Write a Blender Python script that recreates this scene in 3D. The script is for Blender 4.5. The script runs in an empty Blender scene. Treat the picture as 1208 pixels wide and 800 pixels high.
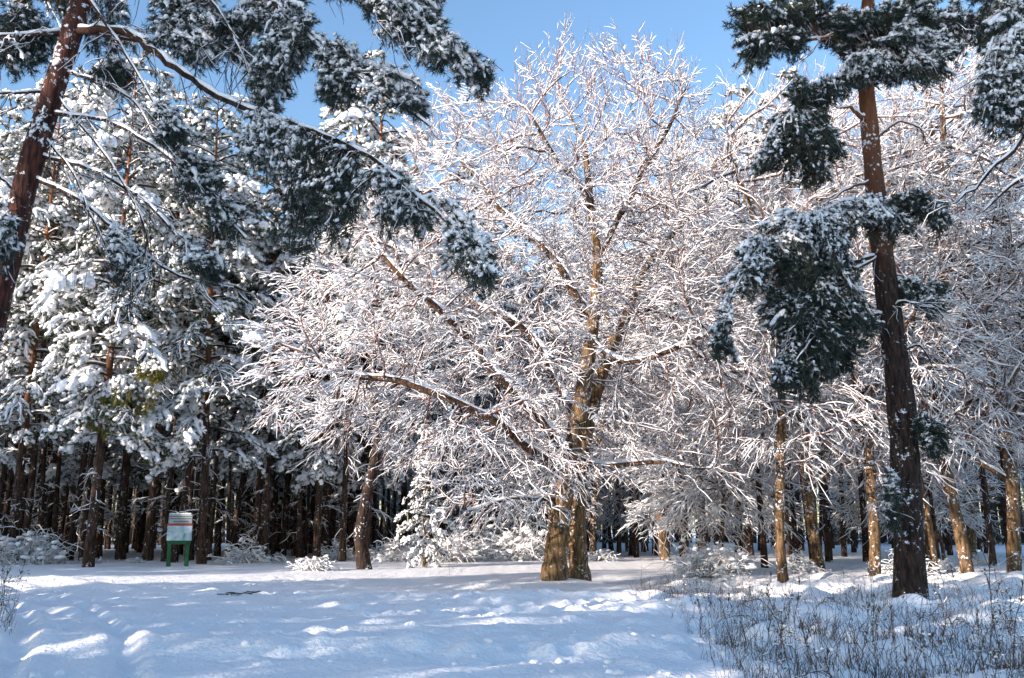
import bpy, math, random
import numpy as np
from math import radians, sin, cos, tan, atan2, pi

S = bpy.context.scene
COL = S.collection

# ------------------------------------------------------------------ camera, sky, sun, exposure
PITCH = radians(12.1)
FPX = 1046.0                       # focal length in pixels of the 1208 px wide photograph
CAM = np.array((0.0, 0.0, 1.6))
cam_d = bpy.data.cameras.new('camera')
cam = bpy.data.objects.new('camera', cam_d)
COL.objects.link(cam)
cam.location = CAM
cam.rotation_euler = (pi / 2 + PITCH, 0, 0)
cam_d.sensor_fit = 'HORIZONTAL'
cam_d.sensor_width = 36.0
cam_d.lens = 36.0 * FPX / 1208.0
cam_d.clip_end = 3000
S.camera = cam

SUN_EL = radians(16.0)
SUN_SLOPE = 0.75                   # how far behind the camera the sun stands
sd = np.array((-1.0, -SUN_SLOPE, 0.0)); sd /= np.linalg.norm(sd)
SUN_DIR = np.array((sd[0] * cos(SUN_EL), sd[1] * cos(SUN_EL), sin(SUN_EL)))   # towards the sun
world = bpy.data.worlds.new('World'); S.world = world
world.use_nodes = True
nt = world.node_tree; nt.nodes.clear()
sky = nt.nodes.new('ShaderNodeTexSky'); sky.sky_type = 'NISHITA'; sky.sun_disc = False
sky.sun_elevation = SUN_EL
sky.sun_rotation = atan2(SUN_DIR[0], SUN_DIR[1])
sky.air_density = 1.25; sky.dust_density = 0.8; sky.ozone_density = 3.6
bgn = nt.nodes.new('ShaderNodeBackground'); bgn.inputs[1].default_value = 0.15
wo = nt.nodes.new('ShaderNodeOutputWorld')
nt.links.new(sky.outputs[0], bgn.inputs[0]); nt.links.new(bgn.outputs[0], wo.inputs[0])

sun_d = bpy.data.lights.new('sun', 'SUN'); sun = bpy.data.objects.new('sun', sun_d); COL.objects.link(sun)
sun_d.energy = 4.6; sun_d.angle = radians(0.53); sun_d.color = (1.0, 0.845, 0.73)
import mathutils
sun.rotation_euler = mathutils.Vector(-SUN_DIR).to_track_quat('-Z', 'Y').to_euler()
sun.location = (-60, -20, 40)

S.view_settings.view_transform = 'Standard'
S.view_settings.look = 'None'
S.view_settings.exposure = 1.12
S.view_settings.gamma = 1.0
S.view_settings.use_curve_mapping = False
S.render.engine = 'CYCLES'
S.cycles.max_bounces = 5
S.cycles.diffuse_bounces = 3
S.cycles.glossy_bounces = 1
S.cycles.transmission_bounces = 1
S.cycles.caustics_reflective = False
S.cycles.caustics_refractive = False
S.cycles.use_denoising = True

# ------------------------------------------------------------------ pixel of the 1208x800 photograph -> point in the place
_f = np.array((0, cos(PITCH), sin(PITCH))); _u = np.array((0, -sin(PITCH), cos(PITCH))); _r = np.array((1.0, 0, 0))
def W(px, py, Y):
    d = _f + (px - 604) / FPX * _r + (400 - py) / FPX * _u
    return CAM + d * (Y / d[1])
def WX(px, Y, py=680):
    return W(px, py, Y)[0]

# ------------------------------------------------------------------ noise and the lie of the land
def _hash(i, j, s):
    h = (i * 374761393 + j * 668265263 + s * 1442695041) & 0xffffffff
    h = ((h ^ (h >> 13)) * 1274126177) & 0xffffffff
    return ((h ^ (h >> 16)) & 0xffff) / 65535.0
def vnoise(x, y, s=0):
    x = np.asarray(x, float); y = np.asarray(y, float)
    xi = np.floor(x).astype(np.int64); yi = np.floor(y).astype(np.int64)
    u = x - xi; v = y - yi
    u = u * u * (3 - 2 * u); v = v * v * (3 - 2 * v)
    a = _hash(xi, yi, s); b = _hash(xi + 1, yi, s); c = _hash(xi, yi + 1, s); d = _hash(xi + 1, yi + 1, s)
    return (a + (b - a) * u) * (1 - v) + (c + (d - c) * u) * v - 0.5
def sstep(a, b, x):
    t = np.clip((x - a) / (b - a), 0, 1); return t * t * (3 - 2 * t)
def gauss(x, y, cx, cy, sx, sy, rot=0.0):
    c, s = cos(rot), sin(rot); dx = x - cx; dy = y - cy
    a = (c * dx + s * dy) / sx; b = (-s * dx + c * dy) / sy
    return np.exp(-(a * a + b * b))
_rg = np.random.default_rng(5)
FOOT = []                                   # trodden dents that wander over the clearing
for (x0, y0, x1, y1, n) in ((-4.0, 21.5, 6.5, 26.5, 34), (6.0, 16, -5.5, 24.0, 34), (-0.5, 11, 4.5, 17.5, 20), (2.5, 13, 9, 15.5, 16), (-3, 18, 3.5, 21.5, 22)):
    for k in range(n):
        t = k / n
        FOOT.append((x0 + (x1 - x0) * t + _rg.normal(0, .25), y0 + (y1 - y0) * t + _rg.normal(0, .35), _rg.uniform(.12, .22), _rg.uniform(.06, .15)))
LUMPS = []                                  # lumps of snow thrown up beside the track
for (x0, y0, x1, y1, n, h) in ((-6.5, 24.0, 3.5, 20.0, 110, .22), (-4.0, 19.5, 2.5, 16.5, 70, .2), (-3.6, 11.6, 1.6, 13.0, 80, .17), (-12, 27, -3, 29, 50, .14), (-9, 15.5, 2, 14.2, 90, .2), (-2, 22, 5, 22.5, 80, .24), (1.5, 11.0, 4.2, 15.2, 60, .2), (-8, 31, 8, 26, 60, .16)):
    for k in range(n):
        t = _rg.uniform()
        LUMPS.append((x0 + (x1 - x0) * t + _rg.normal(0, .5), y0 + (y1 - y0) * t + _rg.normal(0, .5), _rg.uniform(.06, .22), h * _rg.uniform(.1, .42)))
def meadow(x, y):                           # 1 on the weedy ground at the right
    edge = 2.0 + 0.11 * (y - 10.4) + 0.8 * vnoise(y * .35, x * 0 + 3.3, 9)
    return sstep(-.5, 1.2, x - edge) * sstep(36, 28, y)
def gz(x, y):
    x = np.asarray(x, float); y = np.asarray(y, float)
    near = sstep(75, 45, y) * sstep(-14, 0, y + 8)
    z = 0.10 * vnoise(x * .16, y * .16, 1) + 0.5 * vnoise(x * .045, y * .045, 2) * sstep(34, 70, y)
    z += near * (0.055 * vnoise(x * .55, y * .75, 3) + 0.03 * vnoise(x * 1.7, y * 2.3, 4) - .05 * np.abs(vnoise(x * .9, y * 1.3, 21)) - .03 * np.abs(vnoise(x * 2.6, y * 3.4, 22)))
    m = meadow(x, y)
    z += m * (-0.10 + 0.55 * np.maximum(0, vnoise(x * 1.0, y * .9, 6) + .08) + 0.26 * np.maximum(-.1, vnoise(x * 2.3, y * 2.3, 7)) + .08 * vnoise(x * 5.5, y * 5.5, 17))
    z -= .28 * gauss(x, y, WX(663, 29.6), 29.5, 6.5, 4.5)
    z += 0.30 * gauss(x, y, WX(663, 29.6), 29.9, 1.5, 1.2) + 0.22 * gauss(x, y, WX(570, 29), 28.6, 1.9, 1.0) + 0.12 * gauss(x, y, WX(720, 29), 28.6, 2.4, .9)
    z -= 0.22 * gauss(x, y, 9.9, 22.4, 3.0, 2.6) - .10 * gauss(x, y, 9.9, 22.5, .8, .8)
    # plough banks and wheel ruts of the track that curves through the clearing
    c = 17.5 + 0.055 * (x + 3) ** 2 * sstep(2, -14, x) - 0.02 * x
    for off, h, w in ((4.6, .15, .7), (-4.6, .13, .6), (1.6, -.10, .22), (.95, .05, .22), (2.2, .04, .2), (-1.2, -.10, .22), (-1.85, .05, .22), (-.6, .04, .2), (3.2, .05, .5), (-3.0, -.05, .25), (-5.6, -.06, .3)):
        q = (y - c - off - .5 * vnoise(x * .3, x * 0 + off, 8)) / w
        z += h * np.exp(-q * q) * sstep(8, 1.5, x) * (0.55 + .9 * (vnoise(x * .8, y * .4, 12) + .35)) * sstep(-22, -10, x)
    near2 = (y > 8) & (y < 36) & (np.abs(x) < 20)
    if near2.any() or near2.ndim == 0:
        for (fx, fy, r, d) in FOOT:
            z -= d * np.exp(-(((x - fx) ** 2 + ((y - fy) * .8) ** 2) / (r * r)) ** 2)
            z += .35 * d * np.exp(-((x - fx - 1.2 * r) ** 2 + (y - fy - r) ** 2) / (r * r))
        lz = np.zeros_like(z)
        for (fx, fy, r, d) in LUMPS:
            lz += d * np.exp(-(((x - fx) ** 2 + (y - fy) ** 2) / (r * r)) ** 1.5)
        z += .11 * np.tanh(lz / .11)
        z += (.022 * vnoise(x * 4.6, y * 4.6, 41) + .012 * vnoise(x * 9, y * 9, 42)) * (.35 + 1.3 * np.clip(vnoise(x * .5, y * .5, 43) + .4, 0, 1))
    # wheel ruts of a car that turned off at the left
    for off in (0.0, 1.45):
        q = (x + 5.7 + .42 * (y - 10.4) + .012 * (y - 10.4) ** 2 - off + .15 * vnoise(y * .5, y * 0, 51)) / .17
        z += sstep(25, 19, y) * sstep(2, 8, y) * (-.075 * np.exp(-q ** 4) + .045 * np.exp(-(q - 1.9) ** 2) + .035 * np.exp(-(q + 1.9) ** 2))
    return z
def gz1(x, y):
    return float(gz(np.array([x]), np.array([y]))[0])

# ------------------------------------------------------------------ materials
def nodes_of(name):
    m = bpy.data.materials.new(name); m.use_nodes = True
    n = m.node_tree.nodes; b = n['Principled BSDF']
    return m, m.node_tree, b
def N(t, kind, **kw):
    n = t.nodes.new(kind)
    for k, v in kw.items(): setattr(n, k, v)
    return n
def noise(t, scale, detail=3, vec=None, rough=.55):
    n = N(t, 'ShaderNodeTexNoise'); n.inputs['Scale'].default_value = scale; n.inputs['Detail'].default_value = detail
    n.inputs['Roughness'].default_value = rough
    if vec is not None: t.links.new(vec, n.inputs['Vector'])
    return n
def ramp(t, src, stops):
    r = N(t, 'ShaderNodeValToRGB')
    els = r.color_ramp.elements
    while len(els) < len(stops): els.new(.5)
    for e, (p, c) in zip(els, stops):
        e.position = p; e.color = (*c, 1) if len(c) == 3 else c
    t.links.new(src, r.inputs[0]); return r
def bump(t, src, b, dist, strength=1.0):
    n = N(t, 'ShaderNodeBump'); n.inputs['Distance'].default_value = dist; n.inputs['Strength'].default_value = strength
    t.links.new(src, n.inputs['Height']); t.links.new(n.outputs[0], b.inputs['Normal'])
def mat_snow(name, scale, dist, col=(.86, .87, .89)):
    m, t, b = nodes_of(name)
    b.inputs['Base Color'].default_value = (*col, 1); b.inputs['Roughness'].default_value = .55
    b.inputs['Specular IOR Level'].default_value = .25
    g = N(t, 'ShaderNodeNewGeometry')
    n = noise(t, scale, 4, g.outputs['Position']); bump(t, n.outputs[0], b, dist)
    return m
def mat_flat(name, col, rough=.7, var=.25, scale=6.0):
    m, t, b = nodes_of(name)
    g = N(t, 'ShaderNodeNewGeometry'); n = noise(t, scale, 3, g.outputs['Position'])
    lo = tuple(c * (1 - var) for c in col); hi = tuple(c * (1 + var) for c in col)
    r = ramp(t, n.outputs[0], [(.3, lo), (.7, hi)]); t.links.new(r.outputs[0], b.inputs['Base Color'])
    b.inputs['Roughness'].default_value = rough; b.inputs['Specular IOR Level'].default_value = .25
    return m
def mat_bark(name, lo, hi, upper=None, z0=4., z1=10., snow=0.0, vscale=1.0, dist=.03):
    """furrowed bark: stretched noise; a Scots pine turns orange higher up; snow blown into the furrows"""
    m, t, b = nodes_of(name)
    tc = N(t, 'ShaderNodeTexCoord')
    mp = N(t, 'ShaderNodeMapping'); mp.inputs['Scale'].default_value = (9 * vscale, 9 * vscale, 1.7 * vscale)
    t.links.new(tc.outputs['Object'], mp.inputs[0])
    v = N(t, 'ShaderNodeTexVoronoi', feature='F1'); v.inputs['Scale'].default_value = 1.3
    n = noise(t, 1.6, 6, mp.outputs[0], .65)
    mx0 = N(t, 'ShaderNodeVectorMath', operation='ADD'); t.links.new(mp.outputs[0], mx0.inputs[0]); t.links.new(n.outputs['Color'], mx0.inputs[1])
    t.links.new(mx0.outputs[0], v.inputs['Vector'])
    mth = N(t, 'ShaderNodeMath', operation='MULTIPLY'); t.links.new(v.outputs['Distance'], mth.inputs[0]); t.links.new(n.outputs[0], mth.inputs[1])
    r = ramp(t, mth.outputs[0], [(.08, hi), (.42, lo)])
    out = r.outputs[0]
    if upper:
        sx = N(t, 'ShaderNodeSeparateXYZ'); t.links.new(tc.outputs['Object'], sx.inputs[0])
        mr = N(t, 'ShaderNodeMapRange'); mr.inputs[1].default_value = z0; mr.inputs[2].default_value = z1
        t.links.new(sx.outputs[2], mr.inputs[0])
        ru = ramp(t, n.outputs[0], [(.3, tuple(c * .45 for c in upper)), (.7, upper)])
        mix = N(t, 'ShaderNodeMix', data_type='RGBA'); t.links.new(mr.outputs[0], mix.inputs[0])
        t.links.new(out, mix.inputs[6]); t.links.new(ru.outputs[0], mix.inputs[7]); out = mix.outputs[2]
    if snow > 0:
        n2 = noise(t, 10, 6, tc.outputs['Object'], .7); n3 = noise(t, 1.3, 3, tc.outputs['Object'])
        ma = N(t, 'ShaderNodeMath', operation='MULTIPLY_ADD'); t.links.new(n3.outputs[0], ma.inputs[0]); ma.inputs[1].default_value = .55; ma.inputs[2].default_value = -.275
        mb = N(t, 'ShaderNodeMath', operation='ADD'); t.links.new(ma.outputs[0], mb.inputs[0]); t.links.new(n2.outputs[0], mb.inputs[1])
        rs = ramp(t, mb.outputs[0], [(1 - snow - .04, (0, 0, 0)), (1 - snow + .02, (1, 1, 1))])
        mix = N(t, 'ShaderNodeMix', data_type='RGBA'); t.links.new(rs.outputs[0], mix.inputs[0])
        t.links.new(out, mix.inputs[6]); mix.inputs[7].default_value = (.82, .84, .88, 1); out = mix.outputs[2]
    t.links.new(out, b.inputs['Base Color'])
    b.inputs['Roughness'].default_value = .85; b.inputs['Specular IOR Level'].default_value = .15
    inv = N(t, 'ShaderNodeMath', operation='MULTIPLY'); t.links.new(mth.outputs[0], inv.inputs[0]); inv.inputs[1].default_value = -1
    bump(t, inv.outputs[0], b, dist)
    return m
M = {}
M['snow'] = mat_snow('snow_on_branches', 22, .02)
M['ground'] = mat_snow('snow_ground', 11, .05, (.85, .87, .90))
M['needles'] = mat_flat('pine_needles', (.05, .068, .028), .55, .45, 1.2)
M['needles_dark'] = mat_flat('pine_needles_near', (.040, .056, .046), .5, .35, 2.0)
M['needles_spruce'] = mat_flat('spruce_needles', (.025, .042, .028), .55, .3, 2.0)
M['oak_bark'] = mat_bark('oak_bark', (.055, .036, .02), (.25, .155, .075), snow=.35, dist=.05)
M['limb_bark'] = mat_bark('limb_bark', (.035, .022, .015), (.15, .085, .05), snow=.36, dist=.03)
M['grey_bark'] = mat_bark('tree_bark', (.038, .026, .016), (.20, .122, .062), snow=.38)
M['pine_bark'] = mat_bark('pine_bark', (.016, .011, .009), (.085, .05, .034), (.27, .105, .045), 6., 14., snow=.34)
M['pine_bark_near'] = mat_bark('pine_bark_near', (.012, .009, .008), (.06, .037, .028), (.24, .10, .05), 8., 14., snow=.35, vscale=1.2)
M['pine_bark_red'] = mat_bark('pine_bark_leaning', (.016, .009, .008), (.10, .038, .028), (.15, .055, .035), 8., 14., snow=.39, vscale=1.4)
M['twig'] = mat_flat('twig_bark', (.16, .078, .06), .8, .35, 3.)
M['twig_dark'] = mat_flat('dead_twig_bark', (.05, .034, .028), .8, .35, 3.)
M['weed'] = mat_flat('dry_weed', (.085, .06, .042), .8, .4, 5.)
M['green_paint'] = mat_flat('green_paint', (.009, .075, .032), .45, .15, 8.)
M['board_white'] = mat_flat('board_white', (.30, .345, .35), .5, .06, 5.)
M['board_red'] = mat_flat('board_red', (.30, .05, .055), .5, .1, 5.)
M['board_dark'] = mat_flat('board_ink', (.06, .08, .09), .6, .1, 5.)
def mat_picture():
    m, t, b = nodes_of('board_picture')
    tc = N(t, 'ShaderNodeTexCoord'); n = noise(t, 3.4, 3, tc.outputs['Object'])
    r = ramp(t, n.outputs[0], [(.30, (.05, .08, .12)), (.42, (.24, .38, .42)), (.62, (.46, .58, .60)), (.75, (.50, .56, .50))])
    t.links.new(r.outputs[0], b.inputs['Base Color']); b.inputs['Roughness'].default_value = .4
    return m
M['picture'] = mat_picture()

# ------------------------------------------------------------------ meshes from arrays
class Acc:
    def __init__(s): s.v = []; s.f = {3: [], 4: []}; s.n = 0
    def add(s, v, f):
        if len(v) == 0: return s
        v = np.asarray(v, np.float32).reshape(-1, 3)
        s.v.append(v); f = np.asarray(f, np.int64)
        s.f[f.shape[1]].append(f + s.n); s.n += len(v); return s
def link(name, me, parent=None):
    o = bpy.data.objects.new(name, me); COL.objects.link(o)
    if parent is not None: o.parent = parent
    return o
def build(name, acc, mat, parent=None, smooth=True):
    me = bpy.data.meshes.new(name)
    V = np.concatenate(acc.v) if acc.v else np.zeros((0, 3), np.float32)
    loops = []; sizes = []
    for k in (3, 4):
        if acc.f[k]:
            F = np.concatenate(acc.f[k]); loops.append(F.reshape(-1)); sizes.append(np.full(len(F), k, np.int32))
    me.vertices.add(len(V)); me.vertices.foreach_set('co', V.reshape(-1))
    if loops:
        L = np.concatenate(loops).astype(np.int32); Z = np.concatenate(sizes)
        st = np.zeros(len(Z), np.int32); st[1:] = np.cumsum(Z)[:-1]
        me.loops.add(len(L)); me.loops.foreach_set('vertex_index', L)
        me.polygons.add(len(Z)); me.polygons.foreach_set('loop_start', st); me.polygons.foreach_set('loop_total', Z)
        me.polygons.foreach_set('use_smooth', np.full(len(Z), smooth, bool))
    me.materials.append(mat); me.update(calc_edges=True); me.validate()
    return link(name, me, parent)
def unit(a):
    return a / np.maximum(np.linalg.norm(a, axis=-1, keepdims=True), 1e-9)

class Lines:
    """polylines with a radius at every point"""
    def __init__(s): s.P = []; s.R = []; s.c = []; s.n = 0
    def add(s, P, R):                        # one polyline
        P = np.asarray(P, float); s.P.append(P); s.R.append(np.broadcast_to(np.asarray(R, float), (len(P),)).copy())
        s.c.append(np.full(len(P), s.n)); s.n += 1
    def many(s, P, R):                       # (N,K,3), (N,K)
        n, k = P.shape[:2]
        if n == 0: return
        s.P.append(P.reshape(-1, 3)); s.R.append(R.reshape(-1)); s.c.append(np.repeat(np.arange(n), k) + s.n); s.n += n
    def arrays(s):
        return np.concatenate(s.P), np.concatenate(s.R), np.concatenate(s.c)
def tangents(P, c):
    d = np.zeros_like(P); e = P[1:] - P[:-1]; same = (c[1:] == c[:-1])[:, None]
    e = unit(e) * same; d[:-1] += e; d[1:] += e
    return unit(d + 1e-9)
def tubes(acc, P, R, c, sides, T=None):
    if T is None: T = tangents(P, c)
    ax = np.zeros_like(P)
    # one reference axis per polyline keeps the rings from flipping
    nch = int(c[-1]) + 1
    mean = np.zeros((nch, 3)); np.add.at(mean, c, np.abs(T)); k = np.argmin(mean, axis=1)
    ax[np.arange(len(P)), k[c]] = 1
    A = unit(np.cross(T, ax)); B = np.cross(T, A)
    an = np.arange(sides) * 2 * pi / sides
    V = P[:, None] + R[:, None, None] * (np.cos(an)[None, :, None] * A[:, None] + np.sin(an)[None, :, None] * B[:, None])
    i = np.nonzero(c[1:] == c[:-1])[0]
    s = np.arange(sides); s1 = (s + 1) % sides
    F = np.stack([i[:, None] * sides + s, i[:, None] * sides + s1, (i[:, None] + 1) * sides + s1, (i[:, None] + 1) * sides + s], -1).reshape(-1, 4)
    acc.add(V.reshape(-1, 3), F)
    return acc
def snow_tubes(acc, P, R, c, sides, rng, base=.02, wide=.8, gap=.12, lift=.55):
    """a ridge of snow lying along the top of every branch that is not too steep"""
    T = tangents(P, c)
    h = np.sqrt(np.clip(1 - T[:, 2] ** 2, 0, 1))
    up = np.array((0, 0, 1.0)) - T * T[:, 2:3]; up = unit(up)
    n = rng.uniform(.6, 1.3, len(P))
    rs = (base + wide * np.minimum(R, .16)) * sstep(.25, .75, h) * n
    ends = np.ones(len(P), bool); ends[1:] &= c[1:] == c[:-1]; e2 = np.ones(len(P), bool); e2[:-1] = c[1:] == c[:-1]
    rs = np.where(ends & e2, rs, rs * .55)
    rs = np.where(rng.uniform(size=len(P)) < gap, rs * .15, rs)
    Q = P + up * (R * .75 + rs * lift - .1 * base)[:, None]
    tubes(acc, Q, rs, c, sides, T)
    return acc

# icosphere lumps
def _ico(sub):
    t = (1 + 5 ** .5) / 2
    v = [(-1, t, 0), (1, t, 0), (-1, -t, 0), (1, -t, 0), (0, -1, t), (0, 1, t), (0, -1, -t), (0, 1, -t), (t, 0, -1), (t, 0, 1), (-t, 0, -1), (-t, 0, 1)]
    f = [(0, 11, 5), (0, 5, 1), (0, 1, 7), (0, 7, 10), (0, 10, 11), (1, 5, 9), (5, 11, 4), (11, 10, 2), (10, 7, 6), (7, 1, 8), (3, 9, 4), (3, 4, 2), (3, 2, 6), (3, 6, 8), (3, 8, 9), (4, 9, 5), (2, 4, 11), (6, 2, 10), (8, 6, 7), (9, 8, 1)]
    v = [np.array(p) / np.linalg.norm(p) for p in v]
    for _ in range(sub):
        mid = {}; g = []
        def m(a, b):
            k = (min(a, b), max(a, b))
            if k not in mid:
                q = v[a] + v[b]; v.append(q / np.linalg.norm(q)); mid[k] = len(v) - 1
            return mid[k]
        for a, b, c in f:
            x, y, z = m(a, b), m(b, c), m(c, a); g += [(a, x, z), (b, y, x), (c, z, y), (x, y, z)]
        f = g
    return np.array(v), np.array(f)
ICO = [_ico(0), _ico(1)]
def lumps(acc, P, size, rng, axis=None, stretch=1.0, flat=.6, sub=0, rough=.22):
    """heaps of snow: P (N,3), size (N,), stretched along axis"""
    n = len(P)
    if n == 0: return acc
    V, F = ICO[sub]
    if axis is None: axis = unit(rng.normal(size=(n, 3)) * (1, 1, .1))
    X = unit(axis); Y = unit(np.cross(np.array((0, 0, 1.0)), X) + 1e-6); Z = np.cross(X, Y)
    q = V[None] * (1 + rng.uniform(-rough, rough, (n, len(V), 1)))
    st = np.broadcast_to(np.asarray(stretch, float), (n,))
    co = P[:, None] + size[:, None, None] * (q[..., 0:1] * st[:, None, None] * X[:, None] + q[..., 1:2] * Y[:, None] + q[..., 2:3] * flat * Z[:, None])
    fi = (np.arange(n)[:, None, None] * len(V) + F[None]).reshape(-1, 3)
    acc.add(co.reshape(-1, 3), fi); return acc
def tufts(acc, P, D, length, width, k, rng, spread=.9, back=.25):
    """tufts of needles: k thin blades round each shoot"""
    n = len(P)
    if n == 0: return acc
    L = np.broadcast_to(np.asarray(length, float), (n,))
    d = unit(D[:, None] + spread * unit(rng.normal(size=(n, k, 3))))
    l = L[:, None, None] * rng.uniform(.6, 1.1, (n, k, 1))
    b = P[:, None] + D[:, None] * (rng.uniform(-back, .5, (n, k, 1)) * L[:, None, None])
    w = unit(np.cross(d, rng.normal(size=(n, k, 3)))) * (width * .5)
    V = np.stack([b - w, b + w, b + d * l], 2).reshape(-1, 3)
    acc.add(V, np.arange(n * k * 3).reshape(-1, 3)); return acc

# ------------------------------------------------------------------ things
def tag(o, label, cat, group=None, kind=None):
    o['label'] = label; o['category'] = cat
    if group: o['group'] = group
    if kind: o['kind'] = kind
    return o
def empty(name, loc=(0, 0, 0), rz=0.0, sc=1.0):
    o = bpy.data.objects.new(name, None); COL.objects.link(o); o.location = loc; o.rotation_euler = (0, 0, rz); o.scale = (sc, sc, sc)
    o.empty_display_size = .2
    return o
def copy_tree(o, parent=None):
    c = o.copy(); COL.objects.link(c)
    if parent is not None: c.parent = parent
    for ch in list(o.children): copy_tree(ch, c)
    return c
USED = set()
def place(proto, x, y, label, cat, group=None, rz=0.0, sc=1.0, zs=None, tilt=(0, 0), sink=.05):
    o = proto
    if proto.name in USED: o = copy_tree(proto)
    USED.add(proto.name)
    o.location = (x, y, gz1(x, y) - sink); o.rotation_euler = (tilt[0], tilt[1], rz); o.scale = (sc, sc, zs or sc)
    for k in ('group',):
        if k in o: del o[k]
    return tag(o, label, cat, group)

# ------------------------------------------------------------------ broad-leaved trees: branches grow towards free space
def colonize(nodes, par, rad, A, step, infl, kill, iters, rng, trop=(0, 0, 0), jit=.25):
    nodes = list(map(np.asarray, nodes)); par = list(par); rad = list(rad)
    X = np.array(nodes); nd = np.full(len(A), 1e9); ni = np.zeros(len(A), int)
    def upd(a0):
        for s in range(a0, len(nodes), 400):
            B = np.array(nodes[s:min(s + 400, len(nodes))])
            D = np.linalg.norm(A[:, None] - B[None], axis=2); j = D.argmin(1); d = D[np.arange(len(A)), j]
            m = d < nd; nd[m] = d[m]; ni[m] = j[m] + s
    upd(0); alive = np.ones(len(A), bool); kids = {}
    for it in range(iters):
        alive &= nd > kill
        act = alive & (nd < infl)
        if not act.any(): break
        idx = ni[act]; d = unit(A[act] - np.array(nodes)[idx])
        u, inv = np.unique(idx, return_inverse=True)
        s = np.zeros((len(u), 3)); np.add.at(s, inv, d)
        s = unit(unit(s) + jit * rng.normal(size=s.shape) + np.array(trop))
        a0 = len(nodes); new = 0
        for q, dirv in zip(u, s):
            ks = kids.setdefault(int(q), [])
            if len(ks) >= 4 or any(np.dot(dirv, k) > .93 for k in ks): 
                continue
            ks.append(dirv); nodes.append(nodes[q] + dirv * step); par.append(int(q)); rad.append(0); new += 1
        if not new:
            # free stuck attractors
            alive[act] &= rng.uniform(size=act.sum()) > .5
            continue
        upd(a0)
    return np.array(nodes), np.array(par), np.array(rad)
def skeleton(nodes, par, rad, r_tip, power, rmax):
    n = len(nodes); kids = [[] for _ in range(n)]
    for i in range(n):
        if par[i] >= 0: kids[par[i]].append(i)
    w = np.zeros(n)
    for i in range(n - 1, -1, -1):
        if w[i] == 0: w[i] = 1
        if par[i] >= 0: w[par[i]] += w[i]
    r = np.minimum(r_tip * w ** power, rmax)
    r = np.maximum(r, rad)
    L = Lines(); main = np.full(n, -1)
    for i in range(n):
        if kids[i]: main[i] = max(kids[i], key=lambda k: r[k])
    starts = [i for i in range(n) if par[i] < 0 or main[par[i]] != i]
    chains = []
    for s in starts:
        ch = [s]; k = s
        while main[k] >= 0: k = main[k]; ch.append(k)
        P = nodes[ch]; R = r[ch]
        if par[s] >= 0: P = np.vstack([nodes[par[s]], P]); R = np.concatenate([[min(r[par[s]], R[0] * 1.15)], R])
        if len(P) > 3: P[1:-1] = .5 * P[1:-1] + .25 * (P[:-2] + P[2:])
        chains.append((P, R))
    return chains, r, kids
def twig_batch(base, dirs, length, rng, droop=.25, K=4, curl=.25, zig=.06):
    n = len(base); t = np.linspace(0, 1, K)[None, :, None]
    L = length[:, None, None]
    side = unit(rng.normal(size=(n, 1, 3)))
    P = base[:, None] + dirs[:, None] * L * t + side * L * curl * t ** 2 * rng.uniform(-1, 1, (n, 1, 1)) 
    P[..., 2] -= (droop * L * t ** 2)[..., 0]
    P[:, 1:] += rng.normal(size=(n, K - 1, 3)) * zig * L
    return P
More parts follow.
